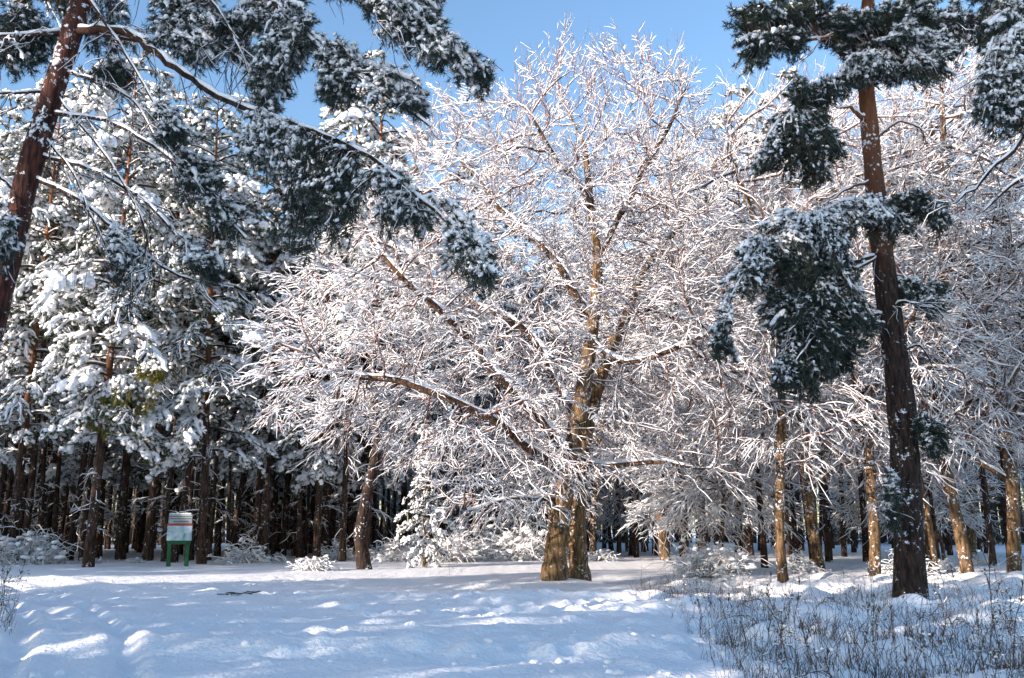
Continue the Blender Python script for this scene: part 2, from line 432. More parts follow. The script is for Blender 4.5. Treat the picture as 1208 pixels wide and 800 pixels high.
def broadleaf(name, rng, nodes, par, rad, A, step=.4, infl=2.6, kill=.62, iters=150, r_tip=.014, power=.47, rmax=.5,
              twigs=2, tlen=(.6, 1.4), droop=.1, r_thr=.05, trop=(0, 0, -.02), bark='grey_bark', centre=None,
              snow_base=.02, snow_wide=.75, trunks=1, sub=2.6, tw_r=.011, trunk_z=None, limbs=True):
    nd, pr, rd = colonize(nodes, par, rad, A, step, infl, kill, iters, rng, trop)
    chains, r, kids = skeleton(nd, pr, rd, r_tip, power, rmax)
    root = empty(name)
    chains.sort(key=lambda c: -c[1].max() if len(c[0]) > 2 else 0)
    th = .045 if rmax > .15 else .022
    thick = [c for c in chains if c[1].max() > th]; thin = [c for c in chains if c[1].max() <= th]
    # trunk(s)
    tr = [c for c in thick if c[0][0][2] < .6][:trunks]
    for P, R in tr:
        a = Acc()
        K = max(12, len(P) * 3); tt = np.linspace(0, len(P) - 1, K); 
        Pi = np.stack([np.interp(tt, np.arange(len(P)), P[:, k]) for k in range(3)], 1); Ri = np.interp(tt, np.arange(len(P)), R)
        Ri = Ri * (1 + .05 * rng.normal(size=K)); Ri = Ri + .22 * R[0] * np.exp(-np.maximum(Pi[:, 2], 0) / .35)
        tubes(a, Pi, Ri, np.zeros(K, int), 14); build('trunk', a, M[bark], root)
    rest = [c for c in thick if not any(c is q for q in tr)]
    L = Lines()
    for P, R in tr + rest: L.add(P, R)
    Pt, Rt, ct = L.arrays()
    Lr = Lines()
    for P, R in rest: Lr.add(P, R)
    a = Acc(); tubes(a, *Lr.arrays(), 6)
    Lt = Lines()
    for P, R in thin: Lt.add(P, R)
    # twigs on every slender node
    m = np.nonzero((r < r_thr) & (pr >= 0) & (nd[:, 2] > 1.0))[0]
    m = np.repeat(m, twigs); base = nd[m] + rng.normal(size=(len(m), 3)) * .04
    pd = unit(nd[m] - nd[pr[m]])
    if centre is None: centre = A.mean(0)
    outw = unit(nd[m] - centre)
    topw = sstep(.55, 1., nd[m][:, 2:3] / nd[:, 2].max()) * np.array((0, 0, .75))
    dirs = unit(topw + 1.0 * pd + .6 * unit(rng.normal(size=(len(m), 3))) + .45 * outw)
    le = rng.uniform(*tlen, len(m))
    low = (.35 - .7 * (nd[m][:, 2] / nd[:, 2].max()))[:, None]           # low twigs hang, high ones rise
    K1 = 6
    T1 = twig_batch(base, dirs, le, rng, droop, K1, .22, .03)
    T1[..., 2] -= low * le[:, None] * np.linspace(0, 1, K1)[None] ** 2
    Lt.many(T1, np.broadcast_to(np.linspace(1.0, .25, K1)[None] * tw_r, T1.shape[:2]))
    # side twigs leave at a wide angle, shorter towards the tip
    ns = int(len(T1) * sub); j = rng.integers(0, len(T1), ns); k = rng.integers(1, K1 - 1, ns)
    ax1 = unit(T1[j, k + 1] - T1[j, k]); sd1 = unit(np.cross(ax1, rng.normal(size=(ns, 3)) * .5 + (0, 0, 1.0))) * rng.choice((-1, 1), (ns, 1))
    d2 = unit(ax1 + rng.uniform(.5, 1.1, (ns, 1)) * sd1 + .3 * unit(rng.normal(size=(ns, 3))))
    T2 = twig_batch(T1[j, k], d2, le[j] * rng.uniform(.25, .6, ns) * (1.15 - .13 * k), rng, droop, 4, .2, .05)
    Lt.many(T2, np.broadcast_to(np.array((.7, .55, .4, .2))[None] * tw_r, T2.shape[:2]))
    Pn, Rn, cn = Lt.arrays()
    limb = build('limbs', a, M['limb_bark'], root)
    sa = Acc(); snow_tubes(sa, Pt, Rt, ct, 6, rng, .02, .62, .08, .55); build('limb_snow', sa, M['snow'], limb)
    b = Acc(); tubes(b, Pn, Rn, cn, 3); crown = build('crown', b, M['twig'], root)
    sa = Acc(); snow_tubes(sa, Pn, Rn, cn, 3, rng, snow_base, snow_wide, .2); build('crown_snow', sa, M['snow'], crown)
    return root
def ellipsoid_pts(rng, c, r, n, hollow=.0):
    d = unit(rng.normal(size=(n, 3))); q = (hollow + (1 - hollow) * rng.uniform(size=(n, 1))) ** (1 / 2.4)
    return np.array(c) + d * q * np.array(r)

SEEDR = np.random.default_rng(66)
def seed_paths(paths):
    """paths: list of (points, r0, r1, attach) -> nodes/parents/radii spaced about 0.4 m"""
    nodes = []; par = []; rad = []
    for pts, r0, r1, att in paths:
        P = np.array(pts, float); seg = np.linalg.norm(np.diff(P, axis=0), axis=1); cum = np.concatenate([[0], np.cumsum(seg)])
        k = max(2, int(cum[-1] / .45)); t = np.linspace(0, cum[-1], k)
        Q = np.stack([np.interp(t, cum, P[:, i]) for i in range(3)], 1)
        for _ in range(2): Q[1:-1] = .5 * Q[1:-1] + .25 * (Q[:-2] + Q[2:])
        wv = np.cumsum(SEEDR.normal(size=(k, 3)) * .10, axis=0); wv -= np.linspace(0, 1, k)[:, None] * wv[-1] * .5
        if att: Q[1:] += wv[1:]
        rr = np.linspace(r0, r1, k)
        if att and nodes:
            d = np.linalg.norm(np.array(nodes) - Q[0], axis=1); last = int(d.argmin()); Q = Q[1:]; rr = rr[1:]
        else: last = -1
        for q, r in zip(Q, rr):
            nodes.append(q); par.append(last); rad.append(r); last = len(nodes) - 1
    return nodes, par, rad

# ------------------------------------------------------------------ conifers
def pine(name, rng, h, z0, r0, blen, nbr, needle=.22, nw=.03, nk=14, snow=.95, lump=.19, bark='pine_bark', mat='needles', lean=.3,
         dead=0, dead_z=(2, 8), taper=1.0, droop=.4, step=.15, sub=0, spruce=False, curve=0.0):
    root = empty(name)
    K = 14; z = np.linspace(-.3, h, K); off = np.cumsum(rng.normal(size=(K, 2)) * .06 * lean, axis=0); off -= off[1]
    off[:, 0] += curve * np.sin(np.clip(z / 7., 0, 1) * 2 * pi)
    TP = np.column_stack([off, z]); TR = r0 * (1 - .88 * np.clip(z / h, 0, 1) ** taper) + .25 * r0 * np.exp(-np.maximum(z, 0) / .4)
    a = Acc(); tubes(a, TP, TR, np.zeros(K, int), 9); trunk = build('trunk', a, M[bark], root)
    def at(zz): return np.array((np.interp(zz, z, TP[:, 0]), np.interp(zz, z, TP[:, 1]), zz))
    L = Lines(); D6 = Lines(); tp = []; td = []; lp = []; lsz = []; lax = []; lst = []
    for b in range(nbr):
        q = (b + rng.uniform()) / nbr; zz = z0 + (h - z0) * q ** (.9)
        f = (1 - q)
        load = rng.choice((.3, .7, 1.1, 1.7), p=(.15, .3, .35, .2))
        le = blen * ((.35 + .65 * f ** .6) if not spruce else (.08 + .92 * f)) * rng.uniform(.55, 1.2) * min(1, .55 + q * 4 if not spruce else 1)
        az = b * 2.4 + rng.normal(0, .3)
        rise = (.55 * q + .1 if not spruce else .1) + rng.normal(0, .12)
        o = np.array((cos(az), sin(az), 0)); t = np.linspace(0, 1, 7)[:, None]
        P = at(zz) + o * le * t + np.array((0, 0, 1)) * le * (rise * t - (droop + rise * .5) * t ** 2.2) + rng.normal(size=(7, 3)) * .03 * le * t
        br = max(.012, .022 * le) * (1 - .8 * t[:, 0]); L.add(P, br)
        ns = max(4, int(le / step)); tt = rng.uniform(.15 if not spruce else .08, 1, ns) ** .8
        bi = tt * 6; i0 = np.minimum(bi.astype(int), 5); fr = (bi - i0)[:, None]
        b0 = P[i0] * (1 - fr) + P[i0 + 1] * fr; fwd = unit(P[i0 + 1] - P[i0])
        side = np.cross(fwd, (0, 0, 1.0)) * np.where(np.arange(ns) % 2 == 0, 1, -1)[:, None]
        sd_ = unit(fwd * .8 + side * rng.uniform(.5, 1.2, (ns, 1)) + np.array((0, 0, 1)) * rng.normal(.0, .25, (ns, 1)))
        sl = le * rng.uniform(.18, .34, ns) * (1.15 - .5 * tt)
        sl = np.maximum(sl, .25)
        T = twig_batch(b0, sd_, sl, rng, .42, 4, .2)
        L.many(T, np.broadcast_to(np.array((.012, .01, .008, .005))[None], T.shape[:2]))
        T6 = twig_batch(b0, sd_, sl, rng, .42, 4, .2) * 0; tq = np.linspace(.2, 1.08, 6)[None, :, None]; T6 = (1 - tq) * T[:, :1] + tq * T[:, 3:4] + (0, 0, needle * .3) + .2 * sl[:, None, None] * np.sin(pi * np.clip(tq, 0, 1)) * np.array((0, 0, 1.)) + rng.normal(size=(ns, 6, 3)) * .045
        on = rng.uniform(size=ns) < snow * .9; D6.many(T6[on], np.broadcast_to((lump * load * rng.uniform(.2, .55, (ns, 1)) * np.array((.6, 1, 1.1, 1.1, .9, .4))[None])[on], (int(on.sum()), 6)))
        for k in (1, 2, 3):
            tp.append(T[:, k]); td.append(unit(T[:, k] - T[:, k - 1]))
        tp.append(.5 * (T[:, 2] + T[:, 3])); td.append(unit(T[:, 3] - T[:, 2])); e = unit(T[:, 3] - T[:, 0]); on = rng.uniform(size=ns) < snow
        for k in range(2):
            w_ = rng.uniform(.25, 1, (ns, 1)); on = rng.uniform(size=ns) < snow * min(1, .3 + .55 * load)
            q_ = T[:, 0] * (1 - w_) + T[:, 3] * w_ + (0, 0, needle * .38) + rng.normal(size=(ns, 3)) * lump * .45 * (1, 1, .4); q_[:, 2] += (.25 * sl * (w_ - w_ * w_)[:, 0])
            lp.append(q_[on]); lsz.append(lump * (.35 + .6 * load) * rng.uniform(.25, .75, on.sum())); lax.append(unit(e[on] + .8 * rng.normal(size=(on.sum(), 3)) * (1, 1, .2))); lst.append(rng.uniform(1., 1.5, on.sum()))
        on2 = rng.uniform(size=ns) < snow * .7
        lp.append(T[on2, 3] + (0, 0, needle * .3)); lsz.append(lump * rng.uniform(.35, .8, on2.sum())); lax.append(e[on2]); lst.append(np.full(on2.sum(), 1.2))
    P, R, c = L.arrays()
    a = Acc(); tubes(a, P, R, c, 3); br = build('branches', a, M['twig_dark'], root)
    a = Acc(); tufts(a, np.concatenate(tp), np.concatenate(td) + (0, 0, .25 if not spruce else -.1), needle, nw, nk, rng); build('crown', a, M[mat], root)
    a = Acc(); lumps(a, np.concatenate(lp), np.concatenate(lsz), rng, np.concatenate(lax), np.concatenate(lst), .6, sub, .38)
    snow_tubes(a, P, R, c, 3, rng, .016, .6, .2)
    p6, r6, c6 = D6.arrays(); tubes(a, p6, r6 * rng.uniform(.6, 1.35, len(r6)), c6, 5)
    build('crown_snow', a, M['snow'], root)
    if dead:
        D = Lines()
        zz = rng.uniform(*dead_z, dead); az = rng.uniform(0, 2 * pi, dead); le = rng.uniform(.5, 1.9, dead)
        b0 = np.array([at(q) for q in zz]); d = np.column_stack([np.cos(az), np.sin(az), rng.uniform(-.35, .25, dead)])
        T = twig_batch(b0, unit(d), le, rng, .25); D.many(T, np.broadcast_to(np.array((.016, .012, .009, .005))[None], T.shape[:2]))
        ns = dead * 3; j = rng.integers(0, dead, ns); k = rng.integers(1, 3, ns)
        T2 = twig_batch(T[j, k], unit(unit(T[j, k + 1] - T[j, k]) + .8 * unit(rng.normal(size=(ns, 3)))), le[j] * .45, rng, .25)
        D.many(T2, np.broadcast_to(np.array((.009, .008, .006, .004))[None], T2.shape[:2]))
        P, R, c = D.arrays(); a = Acc(); tubes(a, P, R, c, 3); db = build('dead_branches', a, M['twig_dark'], root)
        a = Acc(); snow_tubes(a, P, R, c, 3, rng, .016, .7, .15); build('dead_branch_snow', a, M['snow'], db)
    return root

def bush(name, rng, n, h, spread, snow=.016, r=.008, K=5):
    root = empty(name)
    az = rng.uniform(0, 2 * pi, n); el = rng.uniform(.5, 1.4, n)
    d = np.column_stack([np.cos(az) * np.cos(el) * spread, np.sin(az) * np.cos(el) * spread, np.sin(el)])
    le = h * rng.uniform(.5, 1.2, n); base = rng.normal(size=(n, 3)) * (.18 * h, .18 * h, 0)
    T = twig_batch(base, unit(d), le, rng, .45, K, .3)
    L = Lines(); L.many(T, np.broadcast_to(np.linspace(1.2, .4, K)[None] * r, T.shape[:2]))
    ns = n * 6; j = rng.integers(0, n, ns); k = rng.integers(1, K - 1, ns)
    T2 = twig_batch(T[j, k], unit(unit(T[j, k + 1] - T[j, k]) + .9 * unit(rng.normal(size=(ns, 3)))), le[j] * rng.uniform(.25, .5, ns), rng, .35, 4)
    L.many(T2, np.broadcast_to(np.array((.8, .7, .5, .3))[None] * r, T2.shape[:2]))
    P, R, c = L.arrays(); a = Acc(); tubes(a, P, R, c, 3); st = build('stems', a, M['twig_dark'], root)
    a = Acc(); snow_tubes(a, P, R, c, 3, rng, snow, .8, .12)
    jj = rng.integers(0, len(T2), len(T2) // 3); lumps(a, T2[jj, 2] + (0, 0, .02), h * rng.uniform(.03, .075, len(jj)), rng, None, 1.5, .6, 0, .3)
    build('snow_cover', a, M['snow'], root)
    return root

# ================================================================== GROUND
def axis(lo, f0, f1, hi, d, g=1.18):
    a = list(np.arange(f0, f1 + d / 2, d)); s = d
    while a[-1] < hi: s *= g; a.append(a[-1] + s)
    s = d
    while a[0] > lo: s *= g; a.insert(0, a[0] - s)
    return np.array(a)
gx = axis(-700, -15, 17, 700, .07); gy = axis(-300, 9, 32, 1200, .065)
GX, GY = np.meshgrid(gx, gy); GZ = gz(GX.ravel(), GY.ravel())
a = Acc(); nx, ny = len(gx), len(gy); i = (np.arange(ny - 1)[:, None] * nx + np.arange(nx - 1)).ravel()
a.add(np.column_stack([GX.ravel(), GY.ravel(), GZ]), np.column_stack([i, i + 1, i + nx + 1, i + nx]))
g = build('ground', a, M['ground']); g['kind'] = 'structure'

# ================================================================== THE OAK
rng = np.random.default_rng(11)
OX, OY = WX(658, 29.8), 29.8
def o(px, py, Y): return W(px, py, Y)
seeds = [
    ([(OX - .14, 29.5, -.2), o(656, 640, 29.5), o(664, 590, 29.5), o(672, 545, 29.6), o(683, 490, 29.8), o(692, 440, 30), o(700, 380, 30), o(707, 310, 29.6), o(696, 240, 29.2), o(690, 170, 29)], .40, .09, False),
    ([(OX + .78, 30.7, -.2), o(680, 620, 30.6), o(683, 560, 30.6), o(693, 500, 30.8), o(716, 420, 31), o(742, 370, 31.2), o(750, 330, 31.4), o(788, 280, 31.6), o(838, 235, 31.5)], .33, .07, False),
    ([o(674, 540, 29.6), o(640, 505, 29), o(590, 445, 28), o(540, 385, 27.2), o(480, 330, 26.8), o(430, 265, 26.5)], .17, .05, True),
    ([o(668, 560, 29.6), o(625, 545, 28.6), o(570, 510, 27.4), o(500, 480, 26.6), o(430, 455, 26), o(370, 445, 26)], .12, .035, True),
    ([o(702, 378, 30), o(660, 330, 30.2), o(612, 290, 30.6), o(575, 245, 31), o(545, 190, 31.2)], .17, .05, True),
    ([o(683, 490, 29.8), o(640, 470, 31), o(634, 430, 31.6), o(600, 380, 32.6), o(520, 340, 33.5), o(440, 320, 34)], .18, .08, True),
    ([o(682, 545, 30.6), o(735, 545, 29.8), o(790, 542, 29), o(850, 556, 28.4)], .13, .03, True),
    ([o(700, 400, 30), o(745, 430, 28.6), o(800, 410, 27.6), o(850, 385, 27)], .11, .035, True),
    ([o(706, 310, 29.6), o(740, 225, 29), o(786, 150, 28.6), o(815, 95, 28.4)], .11, .035, True),
    ([o(696, 240, 29.2), o(655, 190, 28.4), o(625, 130, 28)], .12, .03, True),
    ([o(742, 370, 31.2), o(790, 360, 32.5), o(850, 330, 33.5)], .11, .035, True),
    ([o(664, 590, 29.5), o(620, 590, 28.4), o(580, 590, 27.6), o(545, 615, 27)], .08, .025, True),
]
nodes, par, rad = seed_paths(seeds)
pxm = 30 / FPX
def lobe(px, py, Y, rx, rz, ry, n): return ellipsoid_pts(rng, o(px, py, Y), (rx * pxm, ry, rz * pxm), n, .1)
A = np.concatenate([lobe(640, 350, 30, 240, 230, 6.5, 1300), lobe(705, 170, 29.5, 150, 115, 4.5, 480), lobe(460, 400, 28.5, 145, 150, 4.5, 560),
                    lobe(590, 540, 28, 90, 90, 3.5, 260), lobe(800, 380, 30, 100, 170, 5, 420), lobe(400, 440, 27, 80, 70, 3, 160), lobe(560, 210, 30.5, 100, 110, 4, 260)])
A = A[A[:, 2] > 2.2]
oak = broadleaf('oak_tree', rng, nodes, par, rad, A, bark='oak_bark', trunks=2, twigs=2, r_thr=.06, centre=o(680, 400, 30), snow_base=.0132, snow_wide=.7, droop=.06, tlen=(.6, 1.5), r_tip=.0155, sub=3.8)
tag(oak, 'great snow-covered oak with twin golden-brown trunks alone in the middle of the clearing', 'oak tree')
USED.add(oak.name)

# ================================================================== background broad-leaved trees
def make_broad(seed, h, r, zc, rad_, n, fork, **kw):
    rng = np.random.default_rng(seed)
    w = lambda s: rng.normal(0, s)
    zf = fork
    sd_ = [([(0, 0, -.2), (w(.1), w(.1), 1.5), (w(.25), w(.25), zf), (w(.6), w(.6), h * .6), (w(1.), w(1.), h * .85)], r, r * .2, False)]
    for k in range(6):
        az = k * 2 * pi / 6 + rng.uniform(-.4, .4); z0 = zf * rng.uniform(.7, 1.6)
        l = rad_ * rng.uniform(.6, .95)
        sd_.append(([(0, 0, z0), (cos(az) * l * .4, sin(az) * l * .4, z0 + l * rng.uniform(.1, .5)), (cos(az) * l, sin(az) * l, z0 + l * rng.uniform(-.1, 1.0))], r * .42, r * .12, True))
    nodes, par, rad = seed_paths(sd_)
    A = np.concatenate([ellipsoid_pts(rng, (0, 0, zc), (rad_, rad_, h - zc), n, .15), ellipsoid_pts(rng, (0, 0, zc * .62), (rad_ * .95, rad_ * .95, zc * .5), n // 3, .15)])
    A = A[A[:, 2] > (4.2 if h > 12 else 2.0)]
    return broadleaf('broadleaf_tree', rng, nodes, par, rad, A, step=.5, infl=3.2, kill=.75, tlen=(.7, 1.6), rmax=r, **kw)
BROAD = [make_broad(21, 21, .20, 12, 4.8, 640, 5, twigs=2, snow_base=.018, r_tip=.02, sub=1.5), make_broad(22, 23, .24, 13, 5.6, 780, 4, twigs=2, snow_base=.018, r_tip=.02, sub=1.5),
         make_broad(23, 19, .17, 11, 4.2, 540, 6, twigs=2, snow_base=.018, r_tip=.02, sub=1.5)]
YOUNG = make_broad(24, 9, .09, 4.5, 2.6, 420, 2.2, twigs=3, snow_base=.024)
# ================================================================== conifer kinds
EDGE = [pine('pine_tree', np.random.default_rng(31), 24, 5.4, .22, 4.0, 84, dead=12, dead_z=(1.5, 6)),
        pine('pine_tree', np.random.default_rng(32), 26, 6.4, .25, 4.3, 88, dead=12, dead_z=(2, 8)),
        pine('pine_tree', np.random.default_rng(33), 22, 4.6, .2, 3.7, 78, dead=12, dead_z=(1.5, 6))]
POLE = [pine('pole_pine', np.random.default_rng(41), 21, 11, .14, 2.3, 24, dead=9, dead_z=(1.5, 12)),
        pine('pole_pine', np.random.default_rng(42), 22, 9.5, .17, 2.5, 26, dead=10, dead_z=(1.5, 11)),
        pine('pole_pine', np.random.default_rng(43), 19, 11, .11, 2.0, 20, dead=8, dead_z=(1.2, 12))]
SPRUCE = [pine('spruce_tree', np.random.default_rng(51), 6.2, .5, .08, 1.5, 60, needle=.12, nw=.025, nk=12, lump=.12, bark='grey_bark', mat='needles_spruce', droop=.45, step=.13, spruce=True)]
BUSH = [bush('snowy_bush', np.random.default_rng(61), 40, 1.5, 1.3), bush('snowy_bush', np.random.default_rng(62), 60, 2.4, 1.0), bush('snowy_bush', np.random.default_rng(63), 34, .9, 1.6)]

prng = np.random.default_rng(77)
rz = lambda: prng.uniform(0, 2 * pi)
def at_px(px, Y): return WX(px, Y), Y
TAKEN = [(OX, OY, 3.0)]
# --- trees one can single out
def tree(proto, px, Y, label, cat, sc=1.0, group=None, tilt=(0, 0), zs=None, r=None):
    x, y = at_px(px, Y); TAKEN.append((x, y, 1.2)); return place(proto, x, y, label, cat, group, r if r is not None else rz(), sc, zs, tilt)
FRONT = None
LW = 'pines along the front of the left wood'
FRONT = tree(EDGE[0], 103, 39, 'snowy pine with dark trunk and a yellow-green bough left of the information board', 'pine tree', 1.0, LW, r=0)
tree(EDGE[1], 10, 43, 'broad snow-laden pine at the left edge of the picture', 'pine tree', .95, LW)
tree(EDGE[2], 236, 42, 'snowy pine with tilted orange-brown trunk right behind the board', 'pine tree', 1.05, LW, (0, radians(2)))
tree(EDGE[1], 172, 46, 'tall snowy pine standing behind the information board', 'pine tree', .98, LW)
tree(EDGE[0], 300, 47, 'snowy pine between the board and the curved bare trunk', 'pine tree', .96, LW)
tree(EDGE[2], 372, 45, 'slender snowy pine behind the round snowy bush', 'pine tree', .95, LW)
tree(EDGE[1], 425, 52, 'tall sunlit pine rising left of the oak crown', 'pine tree', 1.0, LW)
tree(EDGE[2], 50, 52, 'snowy pine behind the gap at the left edge', 'pine tree', 1.1, LW)
tree(EDGE[0], -60, 44, 'snowy pine just beyond the left edge of the picture', 'pine tree', 1.0, LW)
CURVED = pine('pine_tree', np.random.default_rng(35), 23, 9, .27, 3.6, 60, dead=18, dead_z=(3, 9), curve=-.34, bark='pine_bark_near')
tree(CURVED, 432, 37.5, 'pine with thick dark curved trunk right of the round snowy bush', 'pine tree', 1.0, None, r=0)
RW = 'broad-leaved trees behind the meadow'
tree(BROAD[2], 924, 30, 'thin sunlit tree rising out of the tall grass left of the big pine', 'tree', .95, RW)
tree(BROAD[1], 968, 36, 'thick forked tree with golden trunk behind the thin sunlit tree', 'tree', .9, RW)
tree(BROAD[0], 1031, 31, 'sunlit snowy tree close beside the big pine on its left', 'tree', .9, RW)
tree(BROAD[2], 1102, 33, 'sunlit snowy tree just right of the big dark pine trunk', 'tree', 1.0, RW)
tree(BROAD[0], 1143, 31.5, 'golden trunked snowy tree halfway between the big pine and the right edge', 'tree', 1.0, RW)
tree(BROAD[1], 1196, 32, 'golden trunked snowy tree at the right edge', 'tree', .9, RW)
tree(BROAD[0], 830, 42, 'dark trunked snowy tree right of the oak', 'tree', 1.05, RW)
tree(BROAD[1], 786, 47, 'snowy tree with slender dark trunk close behind the oak on its right', 'tree', 1.05, RW)
tree(BROAD[1], 1260, 34, 'snowy tree just beyond the right edge of the picture', 'tree', 1.0, RW)
tree(BROAD[2], 700, 50, 'dark snowy tree directly behind the twin oak trunks', 'tree', 1.1, RW)
tree(SPRUCE[0], 500, 40, 'young snow-laden spruce left of the oak', 'spruce')
# --- the woods
def free(x, y, d):
    for (a_, b_, r_) in TAKEN:
        if (x - a_) ** 2 + (y - b_) ** 2 < max(d, r_) ** 2: return False
    TAKEN.append((x, y, d)); return True
def scatter(n, fx, protos, label, cat, group, d, sc=(.85, 1.15), tries=6000, tilt=.03):
    k = 0
    for _ in range(tries):
        x, y = fx()
        if free(x, y, d):
            p = protos[prng.integers(0, len(protos))]
            place(p, x, y, label, cat, group, rz(), prng.uniform(*sc), None, (prng.normal(0, tilt), prng.normal(0, tilt))); k += 1
            if k >= n: break
    return k
def px_box(p0, p1, y0, y1, pw=1.0):
    def f():
        y = y0 + (y1 - y0) * prng.uniform() ** pw; return WX(prng.uniform(p0, p1), y), y
    return f
scatter(20, px_box(-60, 450, 47, 66), EDGE, 'full-crowned snowy pine in the second rank of the left wood', 'pine tree', 'full pines of the left wood', 2.4)
scatter(165, px_box(-40, 440, 44, 80), POLE, 'slim dark pine with snowy dead twigs inside the left wood', 'pine tree', 'pole pines inside the left wood', 1.0, tilt=.025)
scatter(58, px_box(440, 800, 50, 82), POLE, 'pine standing deep in the wood behind the oak', 'pine tree', 'pines behind the oak', 1.5)
scatter(6, px_box(440, 800, 58, 92), BROAD, 'snow-covered bare tree deep in the wood behind the oak', 'tree', 'bare trees behind the oak', 3.2)
scatter(7, px_box(800, 1300, 48, 92), BROAD, 'snow-covered bare tree deep in the wood behind the meadow', 'tree', 'bare trees deep behind the meadow', 3.0)
scatter(48, px_box(800, 1260, 38, 74), POLE, 'dark slim pine trunk deep in the wood behind the meadow', 'pine tree', 'pines deep behind the meadow', 1.8)
scatter(4, px_box(450, 800, 46, 70), [YOUNG], 'thin young bare tree behind the oak bent under snow', 'tree', 'young trees behind the oak', 1.6)
scatter(6, px_box(780, 1260, 38, 60), [YOUNG], 'thin young bare tree behind the meadow bent under snow', 'tree', 'young trees behind the meadow', 1.5)
scatter(24, lambda: (prng.uniform(-75, -24), prng.uniform(46, 80)), POLE + EDGE, 'pine of the left wood beyond the left edge of the picture', 'pine tree', 'pines beyond the left edge', 2.6)
# --- pines behind and to the left of the camera: they shade the clearing
def shade(x, n): return x, n + SUN_SLOPE * x
SP = (4, 6, 9)
sr = np.random.default_rng(SP[2])
def screen(xr, n0, n1, dn, protos, sc, label, group, gaps=(), jx=1.2, zs=None):
    n = n0
    while n <= n1:
        q = n + sr.normal(0, .3); x = xr + sr.normal(0, jx); y = q + SUN_SLOPE * x
        if not any(a_ < q < b_ for a_, b_ in gaps):
            place(protos[sr.integers(0, len(protos))], x, y, label, 'pine tree', group, sr.uniform(0, 6.28), sr.uniform(*sc), zs)
        n += dn * sr.uniform(.8, 1.25)
for xr, n0, n1, dn, pr_, sc, zs in ((-13.5, 3, 17.5, 4.5, POLE, 1.15, 1.3), (-27, 1.5, 18.4, SP[0], EDGE, .6, 1.3), (-36, 0, 18.4, SP[1], EDGE, .66, 1.4)):
    screen(xr, n0, n1, dn, pr_, (sc, sc * 1.1), 'tall snowy pine of the wood behind the camera', 'pines behind the camera', (), .8, zs)
for xr, n0, n1, dn, sc in ((-20, 19.5, 35, 2.2, (.3, .44)), (-26, 20, 35, 2.4, (.34, .5))):
    screen(xr, n0, n1, dn, EDGE, sc, 'young snowy pine beside the road left of the clearing', 'young pines left of the clearing')
for xr, n0, n1, dn, sc in ((-38, 46, 84, 2.8, (.45, .6)), (-45, 44, 84, 3.2, (.55, .7))):
    screen(xr, n0, n1, dn, EDGE, sc, 'snowy pine on the far side of the road left of the clearing', 'pines along the road left of the clearing')
# --- bushes
scatter(9, px_box(-20, 470, 41, 50), BUSH, 'snow-covered bush at the foot of the left pines', 'bush', 'bushes under the left pines', .9, (.6, 1.2), tilt=.05)
scatter(8, px_box(440, 800, 44, 62), BUSH, 'snow-covered bush in the thicket behind the oak', 'bush', 'bushes behind the oak', 1.1, (.7, 1.4), tilt=.05)
scatter(12, px_box(790, 1260, 32, 46), BUSH, 'snow-covered bush at the far side of the meadow', 'bush', 'bushes behind the meadow', 1.0, (.5, .9), tilt=.05)
place(BUSH[2], *at_px(373, 36.5), 'round snowy bush alone at the rim of the clearing', 'bush', None, 1.0, 1.25)

# --- far wood: reads as one mass
rng = np.random.default_rng(90)
root = empty('far_wood'); tag(root, 'distant snowy wood closing the view behind all the trees', 'wood', None, 'stuff')
n = 1600; x = rng.uniform(-120, 120, n); y = rng.uniform(96, 125, n); hh = rng.uniform(14, 22, n)
P = np.zeros((n, 4, 3)); P[..., 0] = x[:, None] + rng.normal(size=(n, 4)) * .2; P[..., 1] = y[:, None]; P[..., 2] = hh[:, None] * np.linspace(0, 1, 4)[None] - .3
L = Lines(); L.many(P, rng.uniform(.1, .28, n)[:, None] * np.array((1, .8, .5, .2))[None])
nt_ = 13000; q = np.column_stack([rng.uniform(-125, 125, nt_), rng.uniform(93, 128, nt_), rng.uniform(0, 1, nt_) ** .8 * 19])
T = twig_batch(q, unit(rng.normal(size=(nt_, 3)) * (1, 1, .5)), rng.uniform(1.0, 2.4, nt_), rng, .3)
L.many(T, np.broadcast_to(np.array((.05, .04, .03, .02))[None], T.shape[:2]))
P, R, c = L.arrays(); a = Acc(); tubes(a, P, R, c, 3); build('trunk', a, M['twig_dark'], root)
a = Acc(); tufts(a, T[:, 2], unit(T[:, 3] - T[:, 1]), 1.0, .14, 12, rng); build('crown', a, M['needles'], root)
a = Acc(); snow_tubes(a, T.reshape(-1, 3), np.full(nt_ * 4, .04), np.repeat(np.arange(nt_), 4), 3, rng, .04, .6, .2); lumps(a, T[::6, 2], rng.uniform(.15, .4, len(T[::6])), rng, None, 1.6, .6)
build('crown_snow', a, M['snow'], root)

